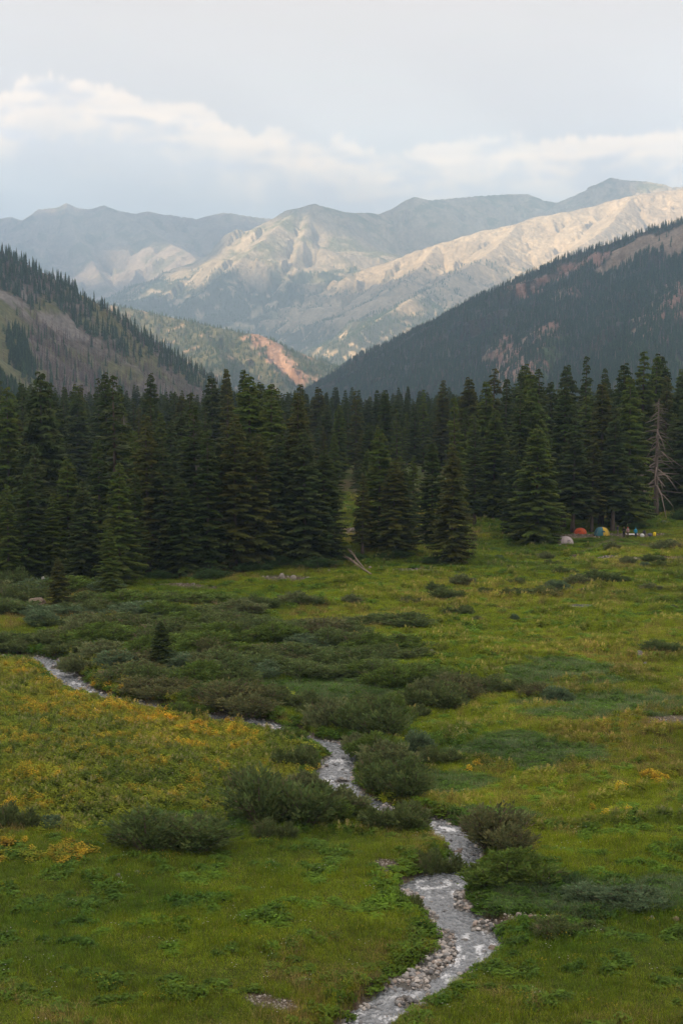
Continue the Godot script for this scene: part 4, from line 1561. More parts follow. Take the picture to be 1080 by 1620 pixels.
func make_forest() -> void:
	# kinds: 0-5 full, 6-7 narrow, 8 thin with a bare foot
	spruces = [
		spruce_meshes(201, 18.0, 4.0, 1.0, 0.03, 0.35), spruce_meshes(202, 18.0, 3.6, 1.0, 0.05, 0.5), spruce_meshes(203, 20.0, 3.9, 1.0, 0.06, 0.45),
		spruce_meshes(204, 22.0, 3.8, 0.95, 0.1, 0.6), spruce_meshes(205, 17.0, 4.2, 1.05, 0.02, 0.3), spruce_meshes(206, 21.0, 3.3, 0.95, 0.08, 0.55),
		spruce_meshes(207, 22.0, 2.8, 0.9, 0.12, 0.7), spruce_meshes(208, 24.0, 3.0, 0.85, 0.16, 0.8), spruce_meshes(209, 15.0, 2.4, 0.8, 0.14, 0.8),
		spruce_meshes(210, 21.0, 3.2, 0.75, 0.22, 1.0), spruce_meshes(211, 19.0, 3.7, 0.85, 0.12, 0.9), spruce_meshes(212, 14.0, 3.3, 1.05, 0.01, 0.3), spruce_meshes(213, 19.0, 4.0, 1.0, 0.2, 0.45)]
	snags = [snag_meshes(221, 20.0, 6.2, 110, Color(0.14, 0.112, 0.094)), snag_meshes(222, 18.0, 1.5, 70, Color(0.12, 0.105, 0.09))]
	var bark := painted(0.95)
	var crowns := [leafy(Color(0.85, 0.85, 0.85), 0.45), leafy(Color(0.95, 0.86, 0.75), 0.45), leafy(Color(0.8, 0.82, 0.72), 0.45), leafy(Color(1.0, 1.0, 0.8), 0.45)]
	var dead_mat := painted(0.95)
	var taken := []
	for f in TREES_FRONT:
		var at := Vector3(f[0], gy(f[0], f[1]), f[1])
		taken.append(Vector2(f[0], f[1]))
		var lab: Array = TREE_LABELS[int(f[4])]
		if f[3] >= 100:
			plant_tree(snags[int(f[3]) - 100], [dead_mat, dead_mat], "dead_tree", at, f[2], 1.0, f[0] * 3.0, lab[0], lab[1])
		else:
			plant_tree(spruces[int(f[3])], [bark, crowns[int(absf(f[0] * 7.0)) % 4]], "spruce_tree", at, f[2], f[5], f[0] * 5.0, lab[0], lab[1])
	rng.seed = 909
	var spots_ := []
	var tries := 0
	while spots_.size() < 205 and tries < 6000:
		tries += 1
		var d := lerpf(205.0, 470.0, pow(rng.randf(), 0.9))
		var x := d * rng.randf_range(-0.265, 0.265)
		var z := -d
		if d < forest_front(x, z) + 4.0:
			continue
		var ok := true
		for c in CLEARINGS:
			if ((x - c[0]) / c[2]) ** 2 + ((z - c[1]) / c[3]) ** 2 < 1.0:
				ok = false
		var p := Vector2(x, z)
		var gap := 4.6 if d < 300 else 6.5
		for q in taken:
			if absf(q.x - x) < gap and p.distance_to(q) < gap:
				ok = false
				break
		if not ok: continue
		taken.append(p)
		spots_.append(p)
	for p: Vector2 in spots_:
		var d: float = -p.y
		var a: float = p.x / d
		var kind: int = [0, 1, 2, 3, 4, 5, 6, 7, 9, 10, 9, 11][rng.randi() % 12]
		var h := rng.randf_range(14.0, 28.0)
		h *= lerpf(1.0, 1.14, lin(0.05, 0.2, a)) * lerpf(0.8, 1.0, lin(0.02, 0.07, absf(a - 0.015)))
		var zone := "dark green spruce inside the dense forest below the burnt hillside"
		var group := "spruces of the forest below the burnt hillside"
		if a > 0.09:
			zone = "dark green spruce in the forest standing behind the tents"
			group = "spruces of the forest behind the tents"
		elif a > -0.02:
			zone = "dark green spruce behind the gap in the middle of the forest"
			group = "spruces of the middle forest"
		var tint := rng.randi() % 4
		var build: String = ["broad ", "dense ", "layered ", "ragged ", "wide skirted ", "slender ", "narrow ", "thin spired ", "thin ", "gappy ", "uneven ", "young "][kind]
		zone = ("tall " if h > 24.0 else ("short " if h < 19.0 else "")) + build + ["deep green", "olive green", "blue green", "yellowish green"][tint] + zone.trim_prefix("dark green")
		if rng.randf() < 0.04:
			plant_tree(snags[1], [dead_mat, dead_mat], "dead_tree", Vector3(p.x, gy(p.x, p.y) - 0.1, p.y), h * 0.95, 1.0, rng.randf() * TAU, "slender grey dead trunk standing among the living spruces", "dead trunks in the forest")
		else:
			plant_tree(spruces[kind], [bark, crowns[tint]], "spruce_tree", Vector3(p.x, gy(p.x, p.y) - 0.1, p.y), h, rng.randf_range(0.82, 1.2), rng.randf() * TAU, zone, group)
	# the deep forest behind, of which only tops show
	for v in 2:
		var at := []
		var cols := PackedColorArray()
		for k in 420:
			var d := lerpf(465.0, 800.0, rng.randf())
			var x := d * rng.randf_range(-0.27, 0.27)
			var h := rng.randf_range(0.8, 1.2) * (1.0 if v == 0 else 0.9)
			at.append(Transform3D(Basis(Vector3.UP, rng.randf() * TAU).scaled(Vector3(h, h, h)), Vector3(x, gy(x, -d) - 0.2, -d)))
			var b := rng.randf_range(0.8, 1.15)
			cols.append(Color(b, b, b))
		scatter("deep_forest", spruces[[1, 5][v]][1], crowns[v * 2], at, cols, ["deep forest of dark spruces rising behind the front trees", "deep forest of narrow spruces mixed in behind the front trees"][v], "forest")

func make_shrubs() -> void:
	var leaf := leafy(Color.WHITE, 0.7)
	var wood := painted(0.95)
	# kinds: 0-2 grey green willow, 3 brighter green, 4 brownish and twiggy, 5 low blue green, 6 dark juniper mat
	var kinds := [
		shrub_meshes(301, 17, 5600, Color(0.130, 0.169, 0.056), 0.085, 0.06), shrub_meshes(302, 22, 6000, Color(0.108, 0.149, 0.047), 0.08, 0.1), shrub_meshes(303, 15, 5400, Color(0.157, 0.184, 0.076), 0.085, 0.05),
		shrub_meshes(304, 18, 5600, Color(0.130, 0.193, 0.038), 0.09, 0.04), shrub_meshes(305, 18, 5400, Color(0.140, 0.149, 0.060), 0.08, 0.28), shrub_meshes(306, 20, 5400, Color(0.119, 0.174, 0.086), 0.08, 0.03),
		shrub_meshes(307, 24, 5400, Color(0.065, 0.116, 0.038), 0.08, 0.03)]
	for s in SHRUBS:
		var lab: Array = SHRUB_LABELS[int(s[6])].duplicate()
		if int(s[6]) in [5, 6, 7, 8]:
			lab[0] = ("low " if s[4] < 1.6 else ("tall " if s[4] > 2.6 else "")) + ("wide " if s[2] > 5.0 else "") + ["grey green ", "dark green ", "pale grey green ", "fresh green ", "brown twiggy ", "blue green "][int(s[5])] + lab[0].trim_prefix("wide grey ")
		var o := thing("willow_shrub" if s[5] < 6 else "juniper_shrub", lab[0], "shrub", Vector3(s[0], gy(s[0], s[1]) - 0.05, s[1]), s[0] * 2.3 + s[1], lab[1])
		o.rotation.y = PI * int(fposmod(s[0] * 3.1, 2.0))
		o.scale = Vector3(s[2] * 0.62, s[4] * 0.84, s[3] * 0.62)
		part("stems", kinds[int(s[5])][0], wood, o)
		part("foliage", kinds[int(s[5])][1], leaf, o)

# what grows where in the meadow
const YELLOW = [
	[-24.95, -122.24, 17, 17, 0],
	[-18.5, -114.27, 14, 13, 0],
	[-12.66, -114.27, 12, 12, 0],
	[-7.91, -116.17, 7, 8, 0],
	[-19.84, -105.64, 12, 9, 0],
	[-29.51, -136.43, 14, 14, 0],
	[-10.67, -104.06, 10, 4, 0],
	[-6.41, -107.26, 5, 5, 0]]     # corn lily field turning yellow
const ORANGE = [
	[-19.02, -90.49, 4, 2, 0],
	[-16.48, -89.32, 2, 1, 0],
	[-22.06, -126.64, 7, 6, 0.3],
	[-15.59, -122.24, 6, 4, 0.3],
	[-23.36, -114.27, 5, 3, 0],
	[-8.02, -110.66, 2, 2, 0],
	[-15.92, -109.79, 5, 2, 0],
	[19.84, -105.64, 2, 1.2, 0],
	[8.99, -111.01, 1.2, 1.2, 0],
	[17.51, -99.88, 2.4, 1.2, 0],
	[22.88, -107.26, 3, 1.5, 0]]     # patches gone orange
const BLUEGREEN = [
	[16.21, -81.87, 8, 3.4, 0],
	[12.12, -82.86, 4, 2, 0],
	[7.32, -107.26, 3, 2.5, 0],
	[14.12, -114.27, 5, 4, 0],
	[23, -128.96, 7, 5, 0],
	[-1.17, -137.76, 7, 7, 0],
	[20.65, -143.35, 6, 5, 0],
	[-9.95, -96.82, 4, 2, 0],
	[9.24, -98.18, 3, 2, 0]]   # low blue green willow and sedge
const LIME = [
	[18.12, -164.99, 26, 20, 0],
	[31.75, -170.93, 24, 14, 0],
	[10.67, -157.68, 14, 20, 0],
	[27.26, -202.36, 20, 10, 0],
	[13.26, -196.81, 20, 16, 0],
	[-1.66, -196.81, 14, 12, 0],
	[3.75, -147.83, 10, 10, 0],
	[44.08, -228.06, 16, 10, 0],
	[12.91, -126.64, 9, 9, 0],
	[13.78, -104.06, 10, 8, 0],
	[15.91, -90.49, 7, 5, 0],
	[-1.43, -82.86, 8, 5, 0],
	[-8, -77.25, 6, 4, 0]]         # fresh yellow green

func make_meadow() -> void:
	var mat := leafy(Color.WHITE, 0.85)
	var green := Color(0.165, 0.225, 0.016)
	var meshes := {
		"grass": tuft_mesh(401, 46, 0.4, 0.012, 0.38, green, 0.06), "grass_b": tuft_mesh(402, 40, 0.27, 0.013, 0.42, green, 0.04), "hay": tuft_mesh(403, 30, 0.62, 0.008, 0.34, Color(0.17, 0.155, 0.05), 0.45),
		"forb": forb_mesh(404, 60, 0.32, 0.42, Color(0.095, 0.17, 0.022)), "sedge": tuft_mesh(405, 50, 0.42, 0.014, 0.4, Color(0.125, 0.18, 0.07), 0.05),
		"lily": lily_mesh(406, Color(0.3, 0.31, 0.03), Color(0.2, 0.26, 0.028), false), "lily_gold": lily_mesh(407, Color(0.43, 0.29, 0.03), Color(0.38, 0.32, 0.03), false), "lily_green": lily_mesh(408, Color(0.16, 0.22, 0.03), Color(0.21, 0.235, 0.03), true),
		"white": flower_mesh(409, 3, Color(0.6, 0.6, 0.55)), "gold": flower_mesh(410, 5, Color(0.5, 0.36, 0.03))}
	var at := {}
	var cols := {}
	for k in meshes:
		at[k] = []
		cols[k] = PackedColorArray()
	rng.seed = 515
	var z := 56.0
	var total := 0
	while z < 335.0:
		var size := 1.0 + 0.9 * lin(110.0, 260.0, z)
		var step := 0.34 * size
		var half := 9.0 + 0.262 * z
		var x := -half
		while x < half:
			x += step
			var px := x + rng.randf_range(-0.5, 0.5) * step
			var pz := -z + rng.randf_range(-0.5, 0.5) * step
			var d := stream_dist(px, pz) if z < 190.0 else 9.0
			if d < 0.2:
				continue
			if z > forest_front(px, pz) + 22.0 and rng.randf() < 0.6:
				continue
			var b := bare(px, pz)
			if rng.randf() < b * 1.25 - 0.1:
				continue
			var patch := n_patch.get_noise_2d(px, pz)
			var fine := n_fine.get_noise_2d(px, pz)
			var clump := n_cell.get_noise_2d(px * 1.7, pz * 2.4)
			var wob := 0.5 * clump + 0.3 * fine
			var yellow := spots(YELLOW, px, pz, wob)
			var orange := spots(ORANGE, px, pz, wob)
			var blue := spots(BLUEGREEN, px, pz, wob)
			var lime := spots(LIME, px, pz, wob)
			var r := rng.randf()
			var kind := "grass"
			if r < 0.34: kind = "grass_b"
			if fine > 0.18 and r > 0.55: kind = "forb"
			if patch + 0.5 * fine > 0.2 and r > 0.72: kind = "hay"
			if clump > 0.3 and r < 0.3 and px > -2.0 and z > 95.0: kind = "lily_green"
			if blue > rng.randf(): kind = "sedge" if r < 0.7 else "forb"
			if yellow > rng.randf() * 1.1:
				kind = "lily" if r < 0.42 else ("lily_gold" if r < 0.44 + 0.3 * lin(0.1, 0.4, clump + 0.5 * fine + 0.4 * patch) else ("lily_green" if r < 0.75 else "grass"))
			if orange > rng.randf() * 1.2 and rng.randf() < 0.35 + 1.2 * (fine + clump): kind = "lily_gold" if r < 0.6 else "lily"
			if d < 1.6 and r < 0.35: kind = "forb"
			var s := size * rng.randf_range(0.75, 1.25)
			var tall := (0.75 + 0.25 * size) * rng.randf_range(0.55, 1.4) * (1.0 + 0.6 * clump)
			var trodden := ((px - 49.0) / 17.0) ** 2 + ((pz + 252.0) / 11.0) ** 2 < 1.0
			if trodden and kind != "grass_b" and kind != "forb": kind = "grass_b"
			if trodden: tall *= 0.55
			if kind == "lily" or kind == "lily_gold" or kind == "lily_green":
				s *= 0.85 / (0.6 + 0.4 * size)
				tall = 0.75 * s * (0.75 + 0.3 * rng.randf())
			var v := rng.randf_range(0.72, 1.3) * (1.0 + 0.3 * patch + 0.3 * fine)
			var c := Color(v * (1.0 + 0.3 * patch + 0.2 * fine), v, v * (1.0 - 0.2 * patch))
			c = c.lerp(Color(1.45 * v, 1.4 * v, 0.95 * v), 0.75 * lime)
			if kind == "sedge" or blue > 0.4: c = c.lerp(Color(0.92 * v, 1.0 * v, 1.1 * v), 0.7 * blue)
			at[kind].append(Transform3D(Basis(Vector3.UP, rng.randf() * TAU).scaled(Vector3(s, tall, s)), Vector3(px, gy(px, pz), pz)))
			cols[kind].append(c)
			if rng.randf() < 0.006 and z < 150.0:
				at["white"].append(Transform3D(Basis(Vector3.UP, rng.randf() * TAU), Vector3(px, gy(px, pz), pz)))
				cols["white"].append(Color.WHITE)
			if clump > 0.42 and rng.randf() < 0.05:
				at["gold"].append(Transform3D(Basis(Vector3.UP, rng.randf() * TAU), Vector3(px, gy(px, pz), pz)))
				cols["gold"].append(Color.WHITE)
			total += 1
		z += step
	print("meadow plants ", total)
	var says := {"grass": "tall green grass growing all over the meadow", "grass_b": "short green grass growing between the taller tufts", "hay": "thin dry grass heads in the drier parts of the meadow", "forb": "low dark green leafy herbs among the meadow grass",
		"sedge": "blue green sedge in the damp patches of the meadow", "lily": "yellow corn lilies filling the field left of the stream", "lily_gold": "orange and gold withering corn lilies in patches", "lily_green": "green corn lilies dotted over the meadow",
		"white": "small white flowers sprinkled over the near meadow", "gold": "small yellow flowers sprinkled over the meadow"}
	for k in meshes:
		if at[k].size():
			scatter({"grass": "tall_grass", "grass_b": "short_grass", "hay": "dry_grass", "forb": "leafy_herbs", "sedge": "sedge", "lily": "corn_lilies", "lily_gold": "withered_corn_lilies", "lily_green": "green_corn_lilies", "white": "white_flowers", "gold": "yellow_flowers"}[k], meshes[k], mat, at[k], cols[k], says[k], "grass" if k in ["grass", "grass_b", "hay", "sedge"] else "plants")

func make_stream() -> void:
	# the water: a sheet along the channel, its surface broken by ripples and small drops
	var n := stream_pts.size()
	var across := 41
	var pts := PackedVector3Array()
	var cols := PackedColorArray()
	var rip := FastNoiseLite.new()
	set_noise(rip, 61, 1.0, 3)
	var foam := FastNoiseLite.new()
	set_noise(foam, 62, 0.5, 3)
	var run := 0.0
	for i in n:
		var p: Vector3 = stream_pts[i]
		var a: Vector3 = stream_pts[maxi(i - 6, 0)]
		var b: Vector3 = stream_pts[mini(i + 6, n - 1)]
		var dir := Vector3(b.x - a.x, 0, b.z - a.z).normalized()
		var side := Vector3(-dir.z, 0, dir.x)
		run += 0.09
		for j in across:
			var u := (2.0 * j / (across - 1) - 1.0) * (p.y + 0.35)
			var q := Vector3(p.x, 0, p.z) + side * u
			var r := rip.get_noise_2d(run * 1.6, u * 3.2)
			var f := foam.get_noise_2d(run * 0.75, u * 2.0) + 0.5 * rip.get_noise_2d(run * 3.0, u * 6.0)
			q.y = -0.56 + 0.06 * r + 0.05 * foam.get_noise_2d(run * 2.0 + 90.0, u * 2.0)
			pts.append(q)
			var c := mix(Color(0.06, 0.07, 0.078), Color(0.17, 0.185, 0.2), 0.5 + 1.2 * r)
			var riffle := lin(-0.12, 0.22, foam.get_noise_2d(run * 0.16, 40.0) + 0.25 * foam.get_noise_2d(run * 0.5, u * 0.7))   # pools lie quiet, riffles foam
			c = mix(c, Color(0.62, 0.64, 0.66), riffle * lin(0.1, 0.5, f))
			cols.append(c)
	var m := painted(0.16)
	m.metallic_specular = 0.75
	m.uv1_triplanar = true
	m.uv1_world_triplanar = true
	m.uv1_scale = Vector3.ONE * 0.55
	m.normal_enabled = true
	m.normal_scale = 1.4
	m.normal_texture = noise_texture(63, 0.025, 4, Color.BLACK, Color.WHITE, 512, true)
	structure("stream_water", grid_mesh(pts, cols, n, across), m, "clear shallow stream with white riffles winding through the meadow", "stream")
	# stones
	var shapes := []
	for k in 7: shapes.append(stone_mesh(501 + k, [0.55, 0.7, 0.6, 0.8, 0.5, 0.65, 0.75][k]))
	var tones := [Color(0.3, 0.28, 0.26), Color(0.22, 0.215, 0.21), Color(0.38, 0.35, 0.32), Color(0.3, 0.25, 0.215), Color(0.13, 0.13, 0.13)]
	var mats := []
	for c in tones:
		var sm := matte(c.r, c.g, c.b, 0.85)
		sm.uv1_triplanar = true
		sm.uv1_scale = Vector3.ONE * 1.1
		sm.albedo_texture = noise_texture(64, 0.03, 5, Color(0.6, 0.58, 0.55), Color(1, 1, 1), 256)
		mats.append(sm)
	rng.seed = 700
	var pebbles := [[], [], []]
	var pcols := [PackedColorArray(), PackedColorArray(), PackedColorArray()]
	for i in n:
		var p: Vector3 = stream_pts[i]
		if p.z < -175.0 or absf(p.x) > 0.27 * -p.z + 10.0:
			continue
		for k in 15:
			var x := p.x + rng.randf_range(-1, 1) * (p.y + 0.3)
			var z := p.z + rng.randf_range(-1, 1) * (p.y + 0.3)
			var d := stream_dist(x, z)
			if d > 0.25: continue
			var y := gy(x, z)
			var s := 0.05 + 0.3 * pow(rng.randf(), 3.2)
			if y + s * 0.3 < -0.56 and rng.randf() < 0.8: continue
			if y < -0.6 and rng.randf() < 0.1: y = -0.6   # a cobble that breaks the surface
			var kind := rng.randi() % 3
			pebbles[kind].append(Transform3D(Basis.from_euler(Vector3(rng.randf_range(-0.4, 0.4), rng.randf() * TAU, rng.randf_range(-0.4, 0.4))).scaled(Vector3(s, s, s) * rng.randf_range(0.9, 1.3)), Vector3(x, y + s * 0.1, z)))
			var c: Color = tones[rng.randi() % 5] if y > -0.6 else tones[[1, 4, 4][rng.randi() % 3]]
			var v := rng.randf_range(0.8, 1.25)
			pcols[kind].append(Color(c.r * v, c.g * v, c.b * v))
	var pm := painted(0.85)
	for k in 3:
		scatter("gravel", shapes[k * 2], pm, pebbles[k], pcols[k], ["grey gravel and cobbles along the stream bed", "flat pale pebbles on the gravel bars of the stream", "rounded dark cobbles along the edges of the stream"][k], "gravel")
	# larger stones, one by one
	var placed := 0
	var tries := 0
	while placed < 210 and tries < 6000:
		tries += 1
		var p: Vector3 = stream_pts[rng.randi() % n]
		if p.z < -158.0 or p.z > -62.0: continue
		var x := p.x + rng.randf_range(-1, 1) * p.y
		var z := p.z + rng.randf_range(-1, 1) * p.y
		var d := stream_dist(x, z)
		if d > 0.1: continue
		var s := rng.randf_range(0.2, 0.4) if rng.randf() < 0.88 else rng.randf_range(0.4, 0.65)
		var y := maxf(gy(x, z), -0.75)
		var tone := rng.randi() % 5
		var o := MeshInstance3D.new()
		o.name = numbered("stream_stone")
		o.mesh = shapes[rng.randi() % 7]
		o.material_override = mats[tone]
		add_child(o)
		o.position = Vector3(x, y + s * 0.2, z)
		o.rotation = Vector3(rng.randf_range(-0.25, 0.25), rng.randf() * TAU, rng.randf_range(-0.25, 0.25))
		o.scale = Vector3.ONE * s
		var dry := gy(x, z) > -0.58
		tag(o, ("small " if s < 0.3 else ("large " if s > 0.45 else "")) + ["pale grey stone lying in the shallow stream", "mid grey stone lying in the shallow stream", "whitish stone lying in the shallow stream", "reddish brown stone lying in the shallow stream", "dark stone lying in the shallow stream"][tone].replace("in the shallow stream", "on the gravel beside the stream" if dry else "in the shallow stream"), "stone", "stones in the stream")
		placed += 1

# ------------------------------------------------------------------ the camps and single stones
func on_ground(x: float, z: float, up := 0.0) -> Vector3:
	return Vector3(x, gy(x, z) + up, z)

func dome_point(w: float, d: float, h: float, u: float, v: float) -> Vector3:   # u round the foot, v from foot to top
	var c := cos(u)
	var s := sin(u)
	var k := pow(pow(absf(c), 3.0) + pow(absf(s), 3.0), -1.0 / 3.0)
	var r := cos(v * PI * 0.5) ** 0.8
	return Vector3(c * k * r * w * 0.5, h * sin(v * PI * 0.5), s * k * r * d * 0.5)

func dome_tent(at: Vector3, turn: float, w: float, d: float, h: float, main: Color, second: Color, label: String) -> void:
	var o := thing("dome_tent", label, "tent", at, turn)
	var cloth_a := matte(main.r, main.g, main.b, 0.7)
	var cloth_b := matte(second.r, second.g, second.b, 0.7)
	for half in 2:
		var t := Tris.new()
		for i in 14:
			var u0 := PI * half - PI / 2 + PI * i / 14.0
			var u1 := u0 + PI / 14.0
			for j in 8:
				var v0 := j / 8.0
				var v1 := (j + 1) / 8.0
				t.quad(dome_point(w, d, h, u0, v0), dome_point(w, d, h, u0, v1), dome_point(w, d, h, u1, v1), dome_point(w, d, h, u1, v0), Color.WHITE)
		part("fly", t.mesh(), cloth_a if half == 1 else cloth_b, o)
	for k in 2:
		var t := Tris.new()
		var pts := []
		var rad := []
		for j in 17:
			var v := j / 16.0 * 2.0
			var u := (PI / 4 if v <= 1.0 else PI / 4 + PI) + k * PI / 2
			pts.append(dome_point(w * 1.01, d * 1.01, h * 1.01, u, v if v <= 1.0 else 2.0 - v))
			rad.append(0.018)
		t.tube(pts, rad, 5, Color.WHITE)
		part("pole", t.mesh(), matte(0.12, 0.12, 0.13, 0.5), o)
	var door := Tris.new()
	var a := dome_point(w * 1.012, d * 1.012, h * 1.012, PI / 2 - 0.35, 0.03)
	var b := dome_point(w * 1.012, d * 1.012, h * 1.012, PI / 2 + 0.35, 0.03)
	var c := dome_point(w * 1.012, d * 1.012, h * 1.012, PI / 2, 0.62)
	var m1 := dome_point(w * 1.02, d * 1.02, h * 1.02, PI / 2 - 0.25, 0.34)
	var m2 := dome_point(w * 1.02, d * 1.02, h * 1.02, PI / 2 + 0.25, 0.34)
	door.tri(a, m1, m2, Color.WHITE)
	door.tri(a, m2, b, Color.WHITE)
	door.tri(m1, c, m2, Color.WHITE)
	part("door", door.mesh(), matte(main.r * 0.55, main.g * 0.55, main.b * 0.6, 0.7), o)
	for k in 4:
		var t := Tris.new()
		var u := PI / 4 + k * PI / 2
		var top := dome_point(w, d, h, u, 0.45)
		var foot := dome_point(w * 1.45, d * 1.45, h, u, 0.0)
		t.tube([top, foot], [0.008, 0.008], 3, Color.WHITE)
		t.tube([foot + Vector3(0, 0.1, 0), foot - Vector3(0, 0.12, 0)], [0.012, 0.006], 4, Color.WHITE)
		part("guy_line", t.mesh(), matte(0.4, 0.38, 0.33), o)

# a person: bones with radii joined by a smooth minimum, meshed as surface nets
func person(at: Vector3, turn: float, tall: float, pose: int, coat: Color, legs: Color, hat: Color, label: String) -> void:
	var o := thing("person", label, "person", at, turn)
	var k := tall / 1.75
	var skin := Color(0.36, 0.2, 0.13)
	var wrist_l := Vector3(0.27, 0.86, 0.05)
	var wrist_r := Vector3(-0.27, 0.86, 0.05)
	var elbow_l := Vector3(0.29, 1.1, -0.03)
	var elbow_r := Vector3(-0.29, 1.1, -0.03)
	if pose == 1:
		wrist_r = Vector3(-0.08, 1.12, 0.26); elbow_r = Vector3(-0.27, 1.08, 0.05)
	if pose == 2:
		wrist_l = Vector3(0.12, 1.02, 0.27); elbow_l = Vector3(0.28, 1.06, 0.03); wrist_r = Vector3(-0.12, 1.02, 0.27); elbow_r = Vector3(-0.28, 1.06, 0.03)
	if pose == 3:
		wrist_l = Vector3(0.2, 0.98, 0.12); elbow_l = Vector3(0.31, 1.12, -0.08)
	var bones := [   # from, to, radii, colour
		[Vector3(0.09, 0.05, 0.13), Vector3(0.09, 0.06, -0.04), 0.042, 0.05, Color(0.04, 0.035, 0.03)], [Vector3(-0.1, 0.05, 0.15), Vector3(-0.1, 0.06, -0.02), 0.042, 0.05, Color(0.04, 0.035, 0.03)],
		[Vector3(0.09, 0.08, -0.03), Vector3(0.095, 0.5, 0.01), 0.048, 0.064, legs], [Vector3(-0.1, 0.08, -0.01), Vector3(-0.095, 0.5, 0.03), 0.048, 0.064, legs],
		[Vector3(0.095, 0.5, 0.01), Vector3(0.085, 0.9, 0), 0.066, 0.098, legs], [Vector3(-0.095, 0.5, 0.03), Vector3(-0.085, 0.9, 0), 0.066, 0.098, legs],
		[Vector3(0, 0.93, 0), Vector3(0, 1.15, 0.005), 0.145, 0.135, coat], [Vector3(0, 1.15, 0.005), Vector3(0, 1.36, -0.005), 0.135, 0.15, coat],
		[Vector3(0.12, 1.38, -0.01), Vector3(-0.12, 1.38, -0.01), 0.085, 0.085, coat],
		[Vector3(0.19, 1.4, -0.01), elbow_l, 0.066, 0.052, coat], [Vector3(-0.19, 1.4, -0.01), elbow_r, 0.066, 0.052, coat],
		[elbow_l, wrist_l, 0.05, 0.036, coat], [elbow_r, wrist_r, 0.05, 0.036, coat],
		[Vector3(0, 1.42, -0.01), Vector3(0, 1.53, 0.01), 0.06, 0.055, skin],
		[Vector3(0, 1.58, 0.03), Vector3(0, 1.66, 0.0), 0.075, 0.088, skin], [Vector3(0, 1.6, 0.1), Vector3(0, 1.585, 0.115), 0.012, 0.016, skin]]
	var cell := 0.03
	var lo := Vector3(-0.46, -0.03, -0.3)
	var n := Vector3i(31, 62, 26)
	var f := PackedFloat32Array()
	f.resize(n.x * n.y * n.z)
	f.fill(0.12)
	var own := PackedInt32Array()
	own.resize(f.size())
	for bi in bones.size():
		var b = bones[bi]
		var p: Vector3 = b[0]
		var e: Vector3 = b[1] - p
		var l2 := maxf(e.length_squared(), 1e-6)
		var reach: float = maxf(b[2], b[3]) + 0.1
		var mn: Vector3 = (p.min(b[1]) - Vector3.ONE * reach - lo) / cell
		var mx: Vector3 = (p.max(b[1]) + Vector3.ONE * reach - lo) / cell
		for z in range(maxi(int(mn.z), 0), mini(int(mx.z) + 1, n.z)):
			for y in range(maxi(int(mn.y), 0), mini(int(mx.y) + 1, n.y)):
				for x in range(maxi(int(mn.x), 0), mini(int(mx.x) + 1, n.x)):
					var q := lo + Vector3(x, y, z) * cell
					var t := clampf((q - p).dot(e) / l2, 0.0, 1.0)
					var d: float = q.distance_to(p + e * t) - lerpf(b[2], b[3], t)
					var at_ := (z * n.y + y) * n.x + x
					var old := f[at_]
					if d < old: own[at_] = bi
					var h := maxf(0.05 - absf(d - old), 0.0) / 0.05
					f[at_] = minf(d, old) - h * h * 0.0125
	var where := {}
	for z in n.z - 1:
		for y in n.y - 1:
			for x in n.x - 1:
				var sum := Vector3.ZERO
				var cnt := 0
				var base := (z * n.y + y) * n.x + x
				var inside_ := 0
				for c in 8:
					if f[base + (c & 1) + ((c >> 1) & 1) * n.x + (c >> 2) * n.x * n.y] < 0: inside_ += 1
				if inside_ == 0 or inside_ == 8: continue
				for c in 8:
					for ax in 3:
						if c & (1 << ax): continue
						var c2 := c | (1 << ax)
						var fa := f[base + (c & 1) + ((c >> 1) & 1) * n.x + (c >> 2) * n.x * n.y]
						var fb := f[base + (c2 & 1) + ((c2 >> 1) & 1) * n.x + (c2 >> 2) * n.x * n.y]
						if (fa < 0) != (fb < 0):
							sum += Vector3(c & 1, (c >> 1) & 1, c >> 2).lerp(Vector3(c2 & 1, (c2 >> 1) & 1, c2 >> 2), fa / (fa - fb))
							cnt += 1
				where[base] = lo + (Vector3(x, y, z) + sum / cnt) * cell
	var t := Tris.new()
	var step := [1, n.x, n.x * n.y]
	for base in where:
		for ax in 3:
			var other: int = base + step[ax]
			if other >= f.size() or (f[base] < 0) == (f[other] < 0): continue
			var b1: int = base - step[(ax + 1) % 3]
			var b2: int = base - step[(ax + 2) % 3]
			var b3: int = b1 - step[(ax + 2) % 3]
			if not (where.has(b1) and where.has(b2) and where.has(b3)): continue
			var col: Color = bones[own[base]][4]
			if f[base] < 0:
				t.quad(where[base] * k, where[b2] * k, where[b3] * k, where[b1] * k, col)
			else:
				t.quad(where[base] * k, where[b1] * k, where[b3] * k, where[b2] * k, col)
	for s in 2:   # hands: a palm and five bent fingers
		var w: Vector3 = [wrist_l, wrist_r][s]
		var e: Vector3 = [elbow_l, elbow_r][s]
		var dir := (w - e).normalized()
		var side := dir.cross(Vector3.UP).normalized() if absf(dir.y) < 0.9 else Vector3.FORWARD
		var flat := dir.cross(side)
		t.tube([(w - dir * 0.02) * k, (w + dir * 0.09) * k], [0.03 * k, 0.034 * k], 7, skin)
		for g in 4:
			var root := w + dir * 0.08 + side * (0.024 - 0.016 * g)
			var l: float = [0.065, 0.075, 0.07, 0.055][g]
			t.tube([root * k, (root + dir * l * 0.55 + flat * 0.01) * k, (root + dir * l * 0.85 + flat * 0.03) * k], [0.009 * k, 0.009 * k, 0.007 * k], 5, skin)
		var th := w + dir * 0.02 + side * 0.03
		t.tube([th * k, (th + side * 0.03 + dir * 0.03) * k, (th + side * 0.035 + dir * 0.06 + flat * 0.015) * k], [0.011 * k, 0.01 * k, 0.008 * k], 5, skin)
	part("body", t.mesh(true), painted(0.8), o)
	var hm := Tris.new()
